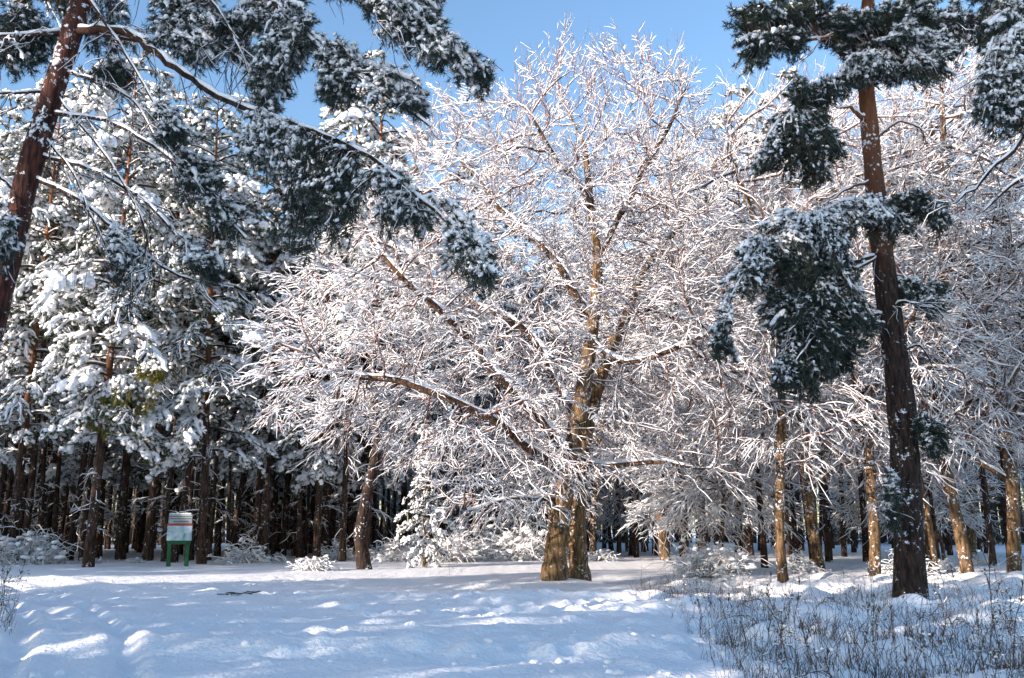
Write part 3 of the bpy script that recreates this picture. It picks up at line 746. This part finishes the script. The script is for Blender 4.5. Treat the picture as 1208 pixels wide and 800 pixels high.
# ================================================================== near pines, branch by branch
def smooth_path(pts, k):
    P = np.array(pts, float); seg = np.linalg.norm(np.diff(P, axis=0), axis=1); cum = np.concatenate([[0], np.cumsum(seg)]); t = np.linspace(0, cum[-1], k)
    Q = np.stack([np.interp(t, cum, P[:, i]) for i in range(3)], 1)
    for _ in range(2): Q[1:-1] = .5 * Q[1:-1] + .25 * (Q[:-2] + Q[2:])
    return Q
def near_branch(root, origin, rng, path, r0, clumps, dens=1.0, needle=.1, nw=.010, nk=20, lump=.04, snowy=1.0, side=6, r1=.012, nmat='needles_dark'):
    """path/clumps in world coordinates; clumps: (centre, radii, snow amount)"""
    P = smooth_path(path, max(8, int(len(path) * 5))); P[1:-1] += rng.normal(size=(len(P) - 2, 3)) * r0 * .22
    R = r0 + (r1 - r0) * np.linspace(0, 1, len(P)) ** .8
    L = Lines(); L.add(P, R); fine = Lines()
    # bare side twigs
    if side:
        j = rng.integers(2, len(P) - 1, side); d = unit(unit(P[j] - P[j - 1]) + .8 * unit(rng.normal(size=(side, 3))) + (0, 0, -.25))
        T = twig_batch(P[j], d, rng.uniform(.4, 1.3, side), rng, .3, 5); fine.many(T, np.broadcast_to(np.linspace(.011, .004, 5)[None], T.shape[:2]))
        k2 = side * 3; q = rng.integers(0, side, k2); kk = rng.integers(1, 4, k2)
        T = twig_batch(T[q, kk], unit(unit(T[q, kk + 1] - T[q, kk]) + .8 * unit(rng.normal(size=(k2, 3)))), rng.uniform(.2, .6, k2), rng, .3, 4); fine.many(T, np.broadcast_to(np.linspace(.006, .003, 4)[None], T.shape[:2]))
    tp, td, lp, ls, la = [], [], [], [], []; drape = Lines()
    ragged = []
    for (c, rad_, sn) in clumps:
        c = np.array(c); rad_ = np.array(rad_)
        for k in range(7):
            cc = ellipsoid_pts(rng, c, rad_ * .85, 1, .25)[0]; f = rng.uniform(.28, .55)
            ragged.append((cc, np.maximum(rad_ * f * rng.uniform(.75, 1.35, 3), .1), sn, c, rad_))
    for (c, rad_, sn, c0, rad0) in ragged:
        c = np.array(c); rad_ = np.array(rad_)
        n = max(4, int(dens * 13 * (rad_[0] * rad_[1] + rad_[0] * rad_[2] + rad_[1] * rad_[2]) / .25 ** .5))
        end = ellipsoid_pts(rng, c, rad_, n, .1); end[:, 2] -= rad_[2] * rng.uniform(0, .7, n)
        dist = np.linalg.norm(end[:, None] - P[None], axis=2); j = dist.argmin(1); j = np.maximum(0, j - rng.integers(0, 4, n))
        start = P[j]; sl = np.linalg.norm(end - start, axis=1)
        t = np.linspace(0, 1, 8)[None, :, None]
        T = start[:, None] * (1 - t) + end[:, None] * t + sl[:, None, None] * .22 * np.sin(pi * t) * np.array((0, 0, 1)) + rng.normal(size=(n, 8, 3)) * .02
        fine.many(T, np.broadcast_to(np.linspace(.010, .004, 8)[None], T.shape[:2]))
        # the outer 0.6 m of each twig carries shoots left and right, like a frond
        m = 13; w0 = np.clip(1 - .65 / np.maximum(sl, .1), .1, .9)
        w = w0[:, None] + (1 - w0)[:, None] * rng.uniform(0, 1, (n, m)) ** .8
        bi = w * 7; i0 = np.minimum(bi.astype(int), 6); fr = (bi - i0)[..., None]; row = np.arange(n)[:, None]
        p = (T[row, i0] * (1 - fr) + T[row, i0 + 1] * fr); fw = unit(T[row, i0 + 1] - T[row, i0])
        sdv = unit(np.cross(fw, np.array((0, 0, 1.0)) + .5 * rng.normal(size=fw.shape))) * rng.choice((-1, 1), (n, m, 1))
        p = p + sdv * rng.uniform(.0, .11, (n, m, 1)); dd = unit(fw + .75 * sdv + .4 * unit(rng.normal(size=fw.shape)))
        p = p.reshape(-1, 3); dd = dd.reshape(-1, 3)
        tp.append(p); td.append(dd)
        up = .65 * (p[:, 2] - c0[2]) / rad0[2] + .5 * (p[:, 2] - c[2]) / rad_[2]
        # snow lies on what nothing covers: the upper fronds and the outer rim
        prob = sn * snowy * np.clip(.42 + .45 * max(0, sn - .7) + 1.0 * up, .05, 1)
        on = np.nonzero(rng.uniform(size=len(p)) < prob)[0]; on = np.concatenate([on, on])
        lp.append(p[on] + (0, 0, needle * .3) + rng.normal(size=(len(on), 3)) * lump * .7 * (1, 1, .4)); ls.append(lump * rng.uniform(.3, 1.0, len(on))); la.append(dd[on])
        e_up = .65 * (T[:, 5, 2] - c0[2]) / rad0[2]
        cov = rng.uniform(size=n) < sn * snowy * np.clip(.55 + .4 * max(0, sn - .7) + .9 * e_up, .08, 1)
        if cov.any():
            Q = T[cov][:, 3:].copy(); Q[..., 2] += needle * .28
            Q = np.concatenate([Q[:, :1], .5 * (Q[:, :-1] + Q[:, 1:]), Q[:, -1:]], 1) + rng.normal(size=(int(cov.sum()), Q.shape[1] + 1, 3)) * lump * .3
            drape.many(Q, np.full(Q.shape[:2], .004))
    a = Acc(); tubes(a, *L.arrays(), 8); 
    if fine.n: tubes(a, *fine.arrays(), 3)
    br = build('branch', a, M['pine_bark_near'], root)
    for ob in (br,): pass
    if tp:
        a = Acc(); tufts(a, np.concatenate(tp), np.concatenate(td), needle, nw, nk, rng, .95, .4); build('needles', a, M[nmat], br)
    a = Acc()
    snow_tubes(a, *L.arrays(), 6, rng, .012, .62, .05, .75)
    if fine.n: snow_tubes(a, *fine.arrays(), 3, rng, .005, .7, .25)
    if drape.n: snow_tubes(a, *drape.arrays(), 6, rng, lump * 1.05, .3, .1, .35)
    if lp:
        lumps(a, np.concatenate(lp), np.concatenate(ls), rng, np.concatenate(la), 1.35, .7, 0, .35)
        q_ = np.concatenate(lp)[::3]; tufts(a, q_, np.concatenate(la)[::3], needle * .9, nw * 1.7, 6, rng, .9, .3)
    build('branch_snow', a, M['snow'], br)
    return br
def near_tree(name, label, cat, trunk, radii, branches, bark, seed, dflt=1.0, grow=1.1, **kw):
    """trunk: (px,py,Y) list; branches: dict(path, r, clumps[(px,py,Y,rx,ry,snow)])"""
    rng = np.random.default_rng(seed)
    TP = np.array([W(*p) for p in trunk]); x0, y0 = TP[0][0], TP[0][1]; TP[0][2] = gz1(x0, y0) - .15
    org = np.array((x0, y0, gz1(x0, y0))); root = empty(name, org); tag(root, label, cat)
    P = smooth_path(TP, 40); R = np.interp(np.linspace(0, 1, 40), np.linspace(0, 1, len(radii)), radii) * (1 + .03 * rng.normal(size=40))
    R = R + .16 * radii[0] * np.exp(-np.maximum(P[:, 2] - org[2], 0) / .3)
    a = Acc(); tubes(a, P - org, R, np.zeros(40, int), 16); build('trunk', a, M[bark], root)
    for b in branches:
        path = [W(*p) - org for p in b['p']]
        # snap the start into the trunk
        d = np.linalg.norm(P - org - path[0], axis=1); 
        if d.min() < 2.5: path[0] = (P - org)[d.argmin()]
        cl = []
        for (px, py, Y, rx, ry, sn) in b.get('c', []):
            s = Y / FPX * grow; cl.append((W(px, py, Y) - org, (rx * s, max(.25, .8 * min(rx, ry * 1.5) * s), ry * s), sn))
        near_branch(root, org, rng, path, b['r'], cl, dens=b.get('d', dflt), side=b.get('side', 6), **kw)
    return root
M['needles_sunlit'] = mat_flat('pine_needles_sunlit', (.16, .15, .035), .55, .3, 2.0)  # sunlight on one bough, painted into its needles as yellow-green
LEFT = [
    dict(p=[(128, -140, 13), (210, -120, 12.4), (290, -60, 12), (320, 20, 11.8), (328, 90, 11.7)], r=.045, side=6, c=[(322, 20, 11.8, 26, 40, 1.2), (330, 85, 11.7, 22, 30, 1.2), (300, -20, 12, 40, 30, .8)]),
    dict(p=[(118, -90, 13), (170, -60, 12.8), (215, 0, 12.6), (235, 60, 12.5)], r=.035, side=8, c=[(205, 15, 12.6, 40, 26, .5), (238, 60, 12.5, 24, 30, .5)]),
    dict(p=[(75, 90, 13), (120, 95, 12.8), (160, 120, 12.6), (185, 165, 12.5)], r=.022, side=10, c=[(130, 85, 12.8, 26, 18, .5)]),
    dict(p=[(50, 170, 13), (85, 200, 12.8), (105, 250, 12.7), (130, 300, 12.6)], r=.018, side=10),
    dict(p=[(70, 110, 13), (130, 190, 12.7), (170, 260, 12.5), (180, 320, 12.4)], r=.018, side=10),
    dict(p=[(92, 32, 13), (150, 36, 12.5), (200, 78, 12), (270, 122, 11.5), (340, 145, 11), (430, 180, 10.5), (510, 245, 10), (560, 300, 9.7), (580, 332, 9.6)], r=.062, side=14,
         c=[(550, 300, 9.7, 24, 34, 1.0), (570, 318, 9.6, 14, 22, 1.0), (478, 262, 10.2, 26, 14, .7), (388, 232, 10.8, 30, 36, .35), (345, 262, 10.9, 34, 46, .25), (328, 192, 11.1, 36, 26, 1.0), (395, 255, 10.7, 22, 40, .3)]),
    dict(p=[(130, -150, 13), (300, -110, 11.5), (400, -20, 11), (470, 28, 10.6), (530, 70, 10.4), (572, 103, 10.3)], r=.07, side=6,
         c=[(478, 38, 10.6, 36, 26, .8), (530, 72, 10.4, 34, 22, .85), (430, 5, 10.9, 44, 26, .8), (560, 92, 10.3, 18, 14, .8), (500, 20, 10.6, 24, 22, .9)]),
    dict(p=[(125, -120, 13), (260, -60, 12), (350, 30, 11.4), (400, 80, 11), (465, 118, 10.6), (508, 150, 10.5)], r=.06, side=8,
         c=[(415, 92, 11, 42, 22, .7), (475, 125, 10.6, 34, 18, .8), (350, 50, 11.4, 40, 40, .6), (322, 85, 11.5, 30, 34, .8), (395, 110, 11, 20, 18, .6)]),
    dict(p=[(110, -60, 13), (190, 0, 12.6), (240, 40, 12.3), (290, 75, 12)], r=.045, side=10,
         c=[(230, 10, 12.4, 56, 26, .5), (280, 50, 12.1, 36, 26, .5), (215, 60, 12.3, 34, 20, .5), (330, 15, 12, 36, 30, .6)]),
    dict(p=[(84, 48, 13), (40, 40, 13), (0, 50, 12.8), (-30, 70, 12.6)], r=.04, side=8, c=[(18, 28, 12.9, 36, 30, .4), (12, 72, 12.8, 26, 20, .3), (45, 60, 13, 20, 14, .3)]),
    dict(p=[(22, 255, 13), (8, 258, 12.6), (0, 270, 12.4)], r=.03, side=3, c=[(6, 285, 12.4, 17, 42, 1.0), (-15, 300, 12.4, 30, 50, .8)]),
    dict(p=[(60, 128, 13), (130, 142, 12.6), (200, 185, 12.2), (240, 232, 12), (290, 282, 11.8)], r=.032, side=10, c=[(235, 215, 12, 26, 26, .6), (262, 262, 11.9, 22, 24, .6)]),
    dict(p=[(52, 185, 13), (110, 200, 12.8), (170, 235, 12.5), (215, 285, 12.3), (262, 330, 12.2)], r=.03, side=10, c=[(240, 318, 12.2, 20, 16, .6)]),
    dict(p=[(44, 212, 13), (95, 235, 12.8), (150, 285, 12.6), (205, 325, 12.5), (275, 340, 12.4)], r=.03, side=10, c=[(152, 322, 12.6, 15, 40, .8)]),
    dict(p=[(85, 45, 13), (20, 42, 12.6), (-40, 42, 12.4)], r=.035, side=5),
    dict(p=[(90, 50, 13), (150, 46, 12.6), (220, 58, 12.3)], r=.03, side=6, c=[(245, 66, 12.2, 30, 14, .7)]),
    dict(p=[(62, 118, 13), (10, 110, 12.7), (-30, 112, 12.5)], r=.025, side=6),
    dict(p=[(105, -10, 13), (140, 50, 12.4), (175, 110, 12), (210, 172, 11.8)], r=.025, side=8, c=[(205, 165, 11.8, 20, 16, .6)]),
    dict(p=[(118, -60, 13), (235, -20, 12), (275, 40, 11.8), (292, 85, 11.7), (312, 125, 11.6)], r=.03, side=8, c=[(318, 118, 11.6, 20, 26, 1.0)]),
    dict(p=[(35, 235, 13), (-10, 200, 12.8), (-40, 190, 12.6)], r=.025, side=6),
    dict(p=[(110, -80, 13.2), (60, -40, 13.6), (20, 10, 14)], r=.035, side=8, c=[(30, -5, 13.9, 50, 28, .4), (70, 15, 13.7, 30, 22, .3), (125, 60, 13.4, 26, 28, .3)]),
]
near_tree('pine_tree', 'near leaning pine with reddish trunk and long snowy boughs overhanging the clearing', 'pine tree',
          [(-122, 765, 13), (-60, 560, 13), (0, 345, 13), (30, 215, 13), (65, 100, 13), (97, 0, 13), (122, -110, 13), (140, -230, 13)], [.27, .24, .21, .19, .175, .16, .12, .06], LEFT, 'pine_bark_red', 101, grow=1.25, dflt=.72)
RIGHT = [
    dict(p=[(1021, 95, 22.6), (1036, 70, 22.2), (1062, 52, 21.8)], r=.08, d=1.3, c=[(1045, 62, 22, 60, 34, 1.2), (1022, 96, 22, 28, 20, 1.2), (1000, 30, 22.2, 40, 28, .9), (1078, 85, 22, 34, 20, 1.0), (1060, 20, 22.2, 60, 30, 1.0)]),
    dict(p=[(1020, 40, 22.6), (975, 45, 22), (930, 50, 21.5), (895, 60, 21.2)], r=.07, d=1.2, c=[(905, 25, 21.4, 40, 28, .5), (892, 66, 21.2, 26, 24, .4), (945, 8, 21.6, 44, 22, .4), (930, 50, 21.5, 34, 18, .4)]),
    dict(p=[(1019, 100, 22.6), (985, 92, 22.3), (950, 110, 22), (935, 150, 21.8)], r=.07, c=[(955, 118, 22, 36, 26, .3), (935, 165, 21.8, 36, 34, .35), (965, 180, 22, 30, 26, .15), (905, 195, 21.7, 16, 18, .7), (955, 205, 21.8, 28, 14, .2)], d=1.2),
    dict(p=[(1024, 60, 22.6), (1070, 34, 22.2), (1130, 22, 21.8), (1170, 25, 21.6)], r=.06, c=[(1090, 32, 22.1, 42, 22, .9), (1150, 22, 21.8, 50, 22, .6), (1120, 60, 22, 24, 12, .6), (1062, 15, 22.2, 50, 30, .9), (1100, 70, 22, 30, 22, .9)]),
    dict(p=[(1034, 235, 22.6), (995, 240, 22), (945, 262, 21.4), (895, 300, 21), (862, 350, 20.8), (848, 420, 20.8)], r=.09, side=5,
         d=1.3, c=[(1000, 262, 22, 54, 18, 1.0), (935, 282, 21.4, 56, 24, 1.4), (885, 322, 21, 30, 32, 1.0), (856, 390, 20.8, 15, 46, 1.0), (960, 310, 21.6, 50, 24, .5)]),
    dict(p=[(1042, 300, 22.6), (1000, 312, 22.1), (960, 335, 21.8), (935, 390, 21.6)], r=.07, c=[(960, 345, 21.8, 48, 34, .35), (950, 400, 21.6, 42, 36, .2), (985, 385, 21.9, 36, 36, .2), (928, 448, 21.6, 14, 20, .6), (915, 370, 21.6, 20, 40, .6), (965, 440, 21.8, 26, 22, .2)], d=1.25),
    dict(p=[(1036, 250, 22.6), (1072, 236, 22.4), (1108, 248, 22.2)], r=.06, c=[(1075, 238, 22.3, 36, 16, .7), (1095, 262, 22.2, 26, 22, .3), (1060, 268, 22.4, 18, 14, .4)]),
    dict(p=[(1046, 325, 22.6), (1075, 335, 22.4), (1098, 350, 22.3)], r=.04, c=[(1085, 344, 22.3, 26, 18, .6), (1100, 362, 22.2, 12, 14, .5)]),
    dict(p=[(1051, 382, 22.6), (1020, 374, 22), (985, 380, 21.6), (960, 398, 21.4), (940, 425, 21.3)], r=.05, side=8),
    dict(p=[(1028, 150, 22.6), (1005, 128, 22.2), (985, 126, 22)], r=.09, side=2),
    dict(p=[(1044, 310, 22.6), (1010, 318, 22), (965, 324, 21.6), (955, 370, 21.5), (930, 392, 21.4)], r=.04, side=5),
    dict(p=[(1063, 500, 22.6), (1082, 495, 22.3), (1098, 512, 22.1)], r=.035, c=[(1092, 512, 22.2, 20, 20, .35), (1105, 530, 22.1, 12, 12, .4)]),
    dict(p=[(1067, 560, 22.5), (1052, 570, 22.1), (1045, 600, 22)], r=.03, c=[(1047, 592, 22, 10, 34, .7)]),
    dict(p=[(1033, 160, 22.6), (1060, 142, 22.2), (1085, 150, 22), (1095, 170, 21.9)], r=.04, side=5),
    dict(p=[(1032, 210, 22.6), (1000, 222, 22.2), (975, 240, 22)], r=.05, side=3),
    dict(p=[(1054, 410, 22.6), (1085, 405, 22.2), (1105, 440, 22)], r=.035, side=8),
    dict(p=[(1050, 375, 22.3), (1062, 355, 22), (1100, 362, 21.7)], r=.05, side=8),
    dict(p=[(1025, -20, 22.6), (980, -50, 22.2), (920, -40, 22)], r=.06, c=[(960, -30, 22, 60, 30, .6), (1060, -40, 22.4, 60, 30, .7)]),
]
near_tree('pine_tree', 'tall dark pine on the meadow with heavy hanging boughs under snow', 'pine tree',
          [(1073, 703, 22.6), (1071, 600, 22.7), (1064, 480, 22.6), (1051, 380, 22.4), (1041, 300, 22.5), (1032, 220, 22.6), (1025, 140, 22.6), (1020, 90, 22.6), (1022, 20, 22.6), (1030, -60, 22.6), (1032, -150, 22.6)],
          [.37, .36, .345, .32, .29, .26, .225, .2, .16, .11, .05], RIGHT, 'pine_bark_near', 102, needle=.14, nw=.018, nk=18, lump=.052, grow=1.25, dflt=.85)
br_rng = np.random.default_rng(104); bo = np.array(FRONT.location); bp = lambda px, py, Y: W(px, py, Y) - bo
def bclump(px, py, Y, rx, ry, sn): return (bp(px, py, Y), (rx * Y / FPX, .8 * rx * Y / FPX, ry * Y / FPX), sn)
nb_ = near_branch(FRONT, bo, br_rng, [bp(106, 470, 39), bp(140, 445, 38), bp(175, 440, 37.4), bp(205, 465, 37)], .06, [bclump(182, 438, 37.3, 20, 16, .25), bclump(150, 470, 37.8, 30, 22, .5), bclump(120, 500, 38, 24, 16, .5)], .55, needle=.2, nw=.03, nk=14, lump=.1, nmat='needles_sunlit')
nb_['label'] = 'yellow-green sunlit bough'
EDGE_R = [
    dict(p=[(1300, -40, 15.5), (1235, 0, 15), (1185, 40, 14.6)], r=.06, c=[(1190, 35, 14.6, 36, 34, .5), (1215, 80, 14.8, 36, 34, .5), (1175, 100, 14.5, 24, 34, .8), (1163, 145, 14.5, 16, 26, .5), (1200, 150, 14.6, 22, 20, .4), (1200, 20, 14.8, 40, 40, .8)]),
    dict(p=[(1310, 40, 15.5), (1240, 80, 15), (1190, 86, 14.6), (1165, 88, 14.4)], r=.07, c=[(1195, 88, 14.5, 28, 9, 2.0), (1200, 140, 14.6, 26, 26, .3)]),
    dict(p=[(1310, 60, 15.5), (1230, 130, 14.8), (1198, 175, 14.5), (1165, 208, 14.4), (1128, 240, 14.3)], r=.1, side=12),
    dict(p=[(1310, 140, 15.5), (1230, 205, 14.8), (1195, 215, 14.6), (1160, 250, 14.4)], r=.08, side=10),
    dict(p=[(1310, -100, 15.5), (1240, -60, 15), (1180, -10, 14.8)], r=.05, c=[(1180, -5, 14.8, 50, 22, .7)]),
]
near_tree('pine_tree', 'pine beyond the right edge reaching in with thickly snowed boughs', 'pine tree',
          [(1330, 745, 15.5), (1322, 500, 15.5), (1314, 250, 15.5), (1306, 0, 15.5), (1300, -200, 15.5)], [.26, .24, .21, .17, .1], EDGE_R, 'pine_bark_near', 103, needle=.11, nw=.012, nk=20, lump=.05, grow=1.1)

# ================================================================== information board
bx_, by_ = WX(208, 40), 40.0
board = empty('information_board', (bx_, by_, gz1(bx_, by_)), radians(6))
tag(board, 'green two-legged information board with red stripe and bluish picture before the left wood', 'information board')
import bmesh
def box(name, x0, x1, y0, y1, z0, z1, mat, parent, bev=.006):
    bm = bmesh.new(); bmesh.ops.create_cube(bm, size=1)
    for v in bm.verts: v.co = ((x0 + x1) / 2 + v.co.x * (x1 - x0), (y0 + y1) / 2 + v.co.y * (y1 - y0), (z0 + z1) / 2 + v.co.z * (z1 - z0))
    if bev: bmesh.ops.bevel(bm, geom=list(bm.edges), offset=bev, segments=2, affect='EDGES')
    me = bpy.data.meshes.new(name); bm.to_mesh(me); bm.free(); me.materials.append(M[mat]); return link(name, me, parent)
for s in (-1, 1): box('leg', s * .38 - .085, s * .38 + .085, -.05, .07, -.1, 1.02, 'green_paint', board, .012)
box('crossbar', -.5, .5, -.05, .05, .94, 1.10, 'green_paint', board, .01)
pn = box('panel', -.53, .53, -.035, .035, 1.103, 1.74, 'picture', board)
hd = box('header', -.50, .50, -.04, .04, 1.84, 2.26, 'board_white', board)
st = box('stripe', -.55, .55, -.05, .05, 1.743, 1.837, 'board_red', board)
a = Acc(); trng = np.random.default_rng(3)
hb = bmesh.new()
def bm_box(bm, x0, x1, y0, y1, z0, z1):
    r = bmesh.ops.create_cube(bm, size=1)
    for v in r['verts']: v.co = ((x0 + x1) / 2 + v.co.x * (x1 - x0), (y0 + y1) / 2 + v.co.y * (y1 - y0), (z0 + z1) / 2 + v.co.z * (z1 - z0))
for z_ in (2.03, 2.125): bm_box(hb, -.5, .5, -.046, -.041, z_, z_ + .03)
xq = -.3
while xq < .34:
    w_ = trng.uniform(.02, .05); bm_box(hb, xq, xq + w_, -.046, -.041, 1.9, 1.9 + trng.uniform(.035, .06)); xq += w_ + .014
me = bpy.data.meshes.new('lettering'); hb.to_mesh(me); hb.free(); me.materials.append(M['board_dark']); link('lettering', me, hd)
a = Acc(); lumps(a, np.column_stack([trng.uniform(-.48, .48, 40), trng.uniform(-.03, .03, 40), np.full(40, 2.265)]), trng.uniform(.025, .05, 40), trng, None, 1.5, .7, 1); build('snow_cap', a, M['snow'], board)

# ================================================================== dropped lumps of snow, too many to count
rng = np.random.default_rng(119)
n = 900; cy = 10 + 20 * rng.uniform(size=n) ** 1.6; cx = np.array([WX(p, q) for p, q in zip(rng.uniform(-10, 1200, n), cy)])
keep = vnoise(cx * .6, cy * .6, 55) > rng.uniform(-.25, .35, n); cx, cy = cx[keep], cy[keep]; sz = .012 + .05 * rng.uniform(size=len(cx)) ** 4
a = Acc(); lumps(a, np.column_stack([cx, cy, gz(cx, cy) + sz * .25]), sz, rng, None, 1.2, .75, 1, .3)
tag(build('snow_crumbs', a, M['snow']), 'small crumbs of snow dropped from the boughs onto the clearing', 'snow', None, 'stuff')

# ================================================================== dry weeds
rng = np.random.default_rng(120)
def weed_plant(name, seed, h, nside, snow=.5):
    rng = np.random.default_rng(seed); root = empty(name); L = Lines()
    K = 7; t = np.linspace(0, 1, K); bend = rng.normal(size=2) * .12
    P = np.column_stack([bend[0] * t ** 2 * h, bend[1] * t ** 2 * h, t * h]) + rng.normal(size=(K, 3)) * .01; L.add(P, np.linspace(.006, .0035, K))
    j = rng.integers(2, K - 1, nside); d = unit(np.column_stack([rng.normal(size=(nside, 2)), rng.uniform(.5, 1.2, nside)]))
    T = twig_batch(P[j], d, rng.uniform(.12, .3, nside) * h, rng, .1); L.many(T, np.broadcast_to(np.linspace(.004, .0025, 4)[None], T.shape[:2]))
    P_, R_, c_ = L.arrays(); a = Acc(); tubes(a, P_, R_, c_, 4); tufts(a, T[:, 3], unit(T[:, 3] - T[:, 2]), .04, .012, 7, rng, 1.0); tufts(a, P[-2:], np.repeat([[0, 0, 1.0]], 2, 0), .06, .014, 10, rng, .8)
    st = build('stem', a, M['weed'], root)
    a = Acc(); on = rng.uniform(size=nside) < snow; lumps(a, T[on, 3] + (0, 0, .008), rng.uniform(.010, .024, on.sum()), rng, None, 1.2, .7, 0, .3); snow_tubes(a, P_, R_, c_, 3, rng, .004, .7, .3)
    build('snow_cover', a, M['snow'], root); return root
WEED = [weed_plant('weed_plant', 130 + k, h, n) for k, (h, n) in enumerate(((1.0, 8), (.75, 7), (.55, 6), (1.35, 14)))]
def mpt():
    while True:
        y = 9.3 + 17 * rng.uniform() ** 1.8; x = WX(rng.uniform(730, 1240), y)
        if float(meadow(np.array([x]), np.array([y]))[0]) > rng.uniform(.3, .8): return x, y
place(WEED[3], *at_px(1168, 13), 'tallest dark dry weed standing near the right edge', 'weed', None, 1, 1.15)
for k in range(90):
    x, y = mpt(); place(WEED[rng.integers(0, 3)], x, y, 'dry brown weed sticking out of the meadow snow', 'weed', 'dry weeds on the meadow', rng.uniform(0, 6.28), rng.uniform(.5, 1.15), None, (rng.normal(0, .12), rng.normal(0, .12)), .02)
for k in range(9):
    y = rng.uniform(14, 19); x = WX(rng.uniform(-15, 24), y); place(WEED[rng.integers(0, 3)], x, y, 'dry weed at the left edge of the clearing', 'weed', 'dry weeds at the left edge', rng.uniform(0, 6.28), rng.uniform(.7, 1.2), None, (rng.normal(0, .12), rng.normal(0, .12)), .02)
# arching bramble stems
def bramble(name, seed, span, h):
    rng = np.random.default_rng(seed); root = empty(name); t = np.linspace(0, 1, 14)
    P = np.column_stack([span * t, .12 * np.sin(t * 3), h * np.sin(pi * t ** .75 * .97) + .0]) + rng.normal(size=(14, 3)) * .012
    L = Lines(); L.add(P, np.linspace(.008, .004, 14)); j = rng.integers(3, 12, 9)
    T = twig_batch(P[j], unit(np.column_stack([rng.normal(size=(9, 2)), rng.uniform(-.5, .6, 9)])), rng.uniform(.12, .4, 9), rng, .3); L.many(T, np.broadcast_to(np.linspace(.006, .003, 4)[None], T.shape[:2]))
    P_, R_, c_ = L.arrays(); a = Acc(); tubes(a, P_, R_, c_, 5); build('stem', a, M['twig_dark'], root)
    a = Acc(); snow_tubes(a, P_, R_, c_, 4, rng, .001, .5, .45); build('snow_cover', a, M['snow'], root); return root
BR = [bramble('bramble_stem', 140, 1.5, .55), bramble('bramble_stem', 141, .9, .4), bramble('bramble_stem', 142, 2.0, .8)]
for k in range(9):
    x, y = mpt(); place(BR[rng.integers(0, 3)], x, min(y, 18), 'dark bramble stem arching over the meadow snow', 'bramble', 'bramble stems on the meadow', rng.uniform(0, 6.28), rng.uniform(.7, 1.2), None, (0, 0), .03)
# grass: beyond counting
n = 4600; pts = []
while len(pts) < n:
    x, y = mpt()
    if vnoise(np.array([x * .9]), np.array([y * .9]), 31)[0] + .5 > rng.uniform(.12, .85): pts.append((x, y))
for k in range(800):
    y = rng.uniform(21, 27.5); x = WX(rng.uniform(745, 900), y); pts.append((x, y))
for k in range(110):
    y = rng.uniform(13.5, 19); pts.append((WX(rng.uniform(-20, 22), y), y))
pts = np.array(pts); n = len(pts); base = np.column_stack([pts, gz(pts[:, 0], pts[:, 1]) - .02])
T = twig_batch(base, unit(np.column_stack([rng.normal(size=(n, 2)) * .28, np.ones(n)])), rng.uniform(.12, .45, n) * rng.choice((.6, 1.0, 1.6, 2.6), n, p=(.5, .32, .14, .04)), rng, .12, 4, .4)
a = Acc(); tubes(a, T.reshape(-1, 3), np.tile((.0036, .0032, .0026, .0016), n), np.repeat(np.arange(n), 4), 3)
gr = build('dry_grass', a, M['weed']); tag(gr, 'thin dry grass stalks poking through the snow of the meadow', 'grass', None, 'stuff')
# a few dead twigs lying on the track
dx, dy = at_px(272, 22.5)
deb = empty('fallen_twigs', (dx, dy, gz1(dx, dy) + .02)); tag(deb, 'dark fallen twigs lying on the snowy track', 'twigs')
T = twig_batch(rng.normal(size=(14, 3)) * (.4, .2, .01), unit(rng.normal(size=(14, 3)) * (1, .6, .03)), rng.uniform(.15, .5, 14), rng, .0, 4, .06, .03); a = Acc(); tubes(a, T.reshape(-1, 3), np.tile((.014, .012, .009, .005), 14), np.repeat(np.arange(14), 4), 5); build('twigs', a, M['twig_dark'], deb)
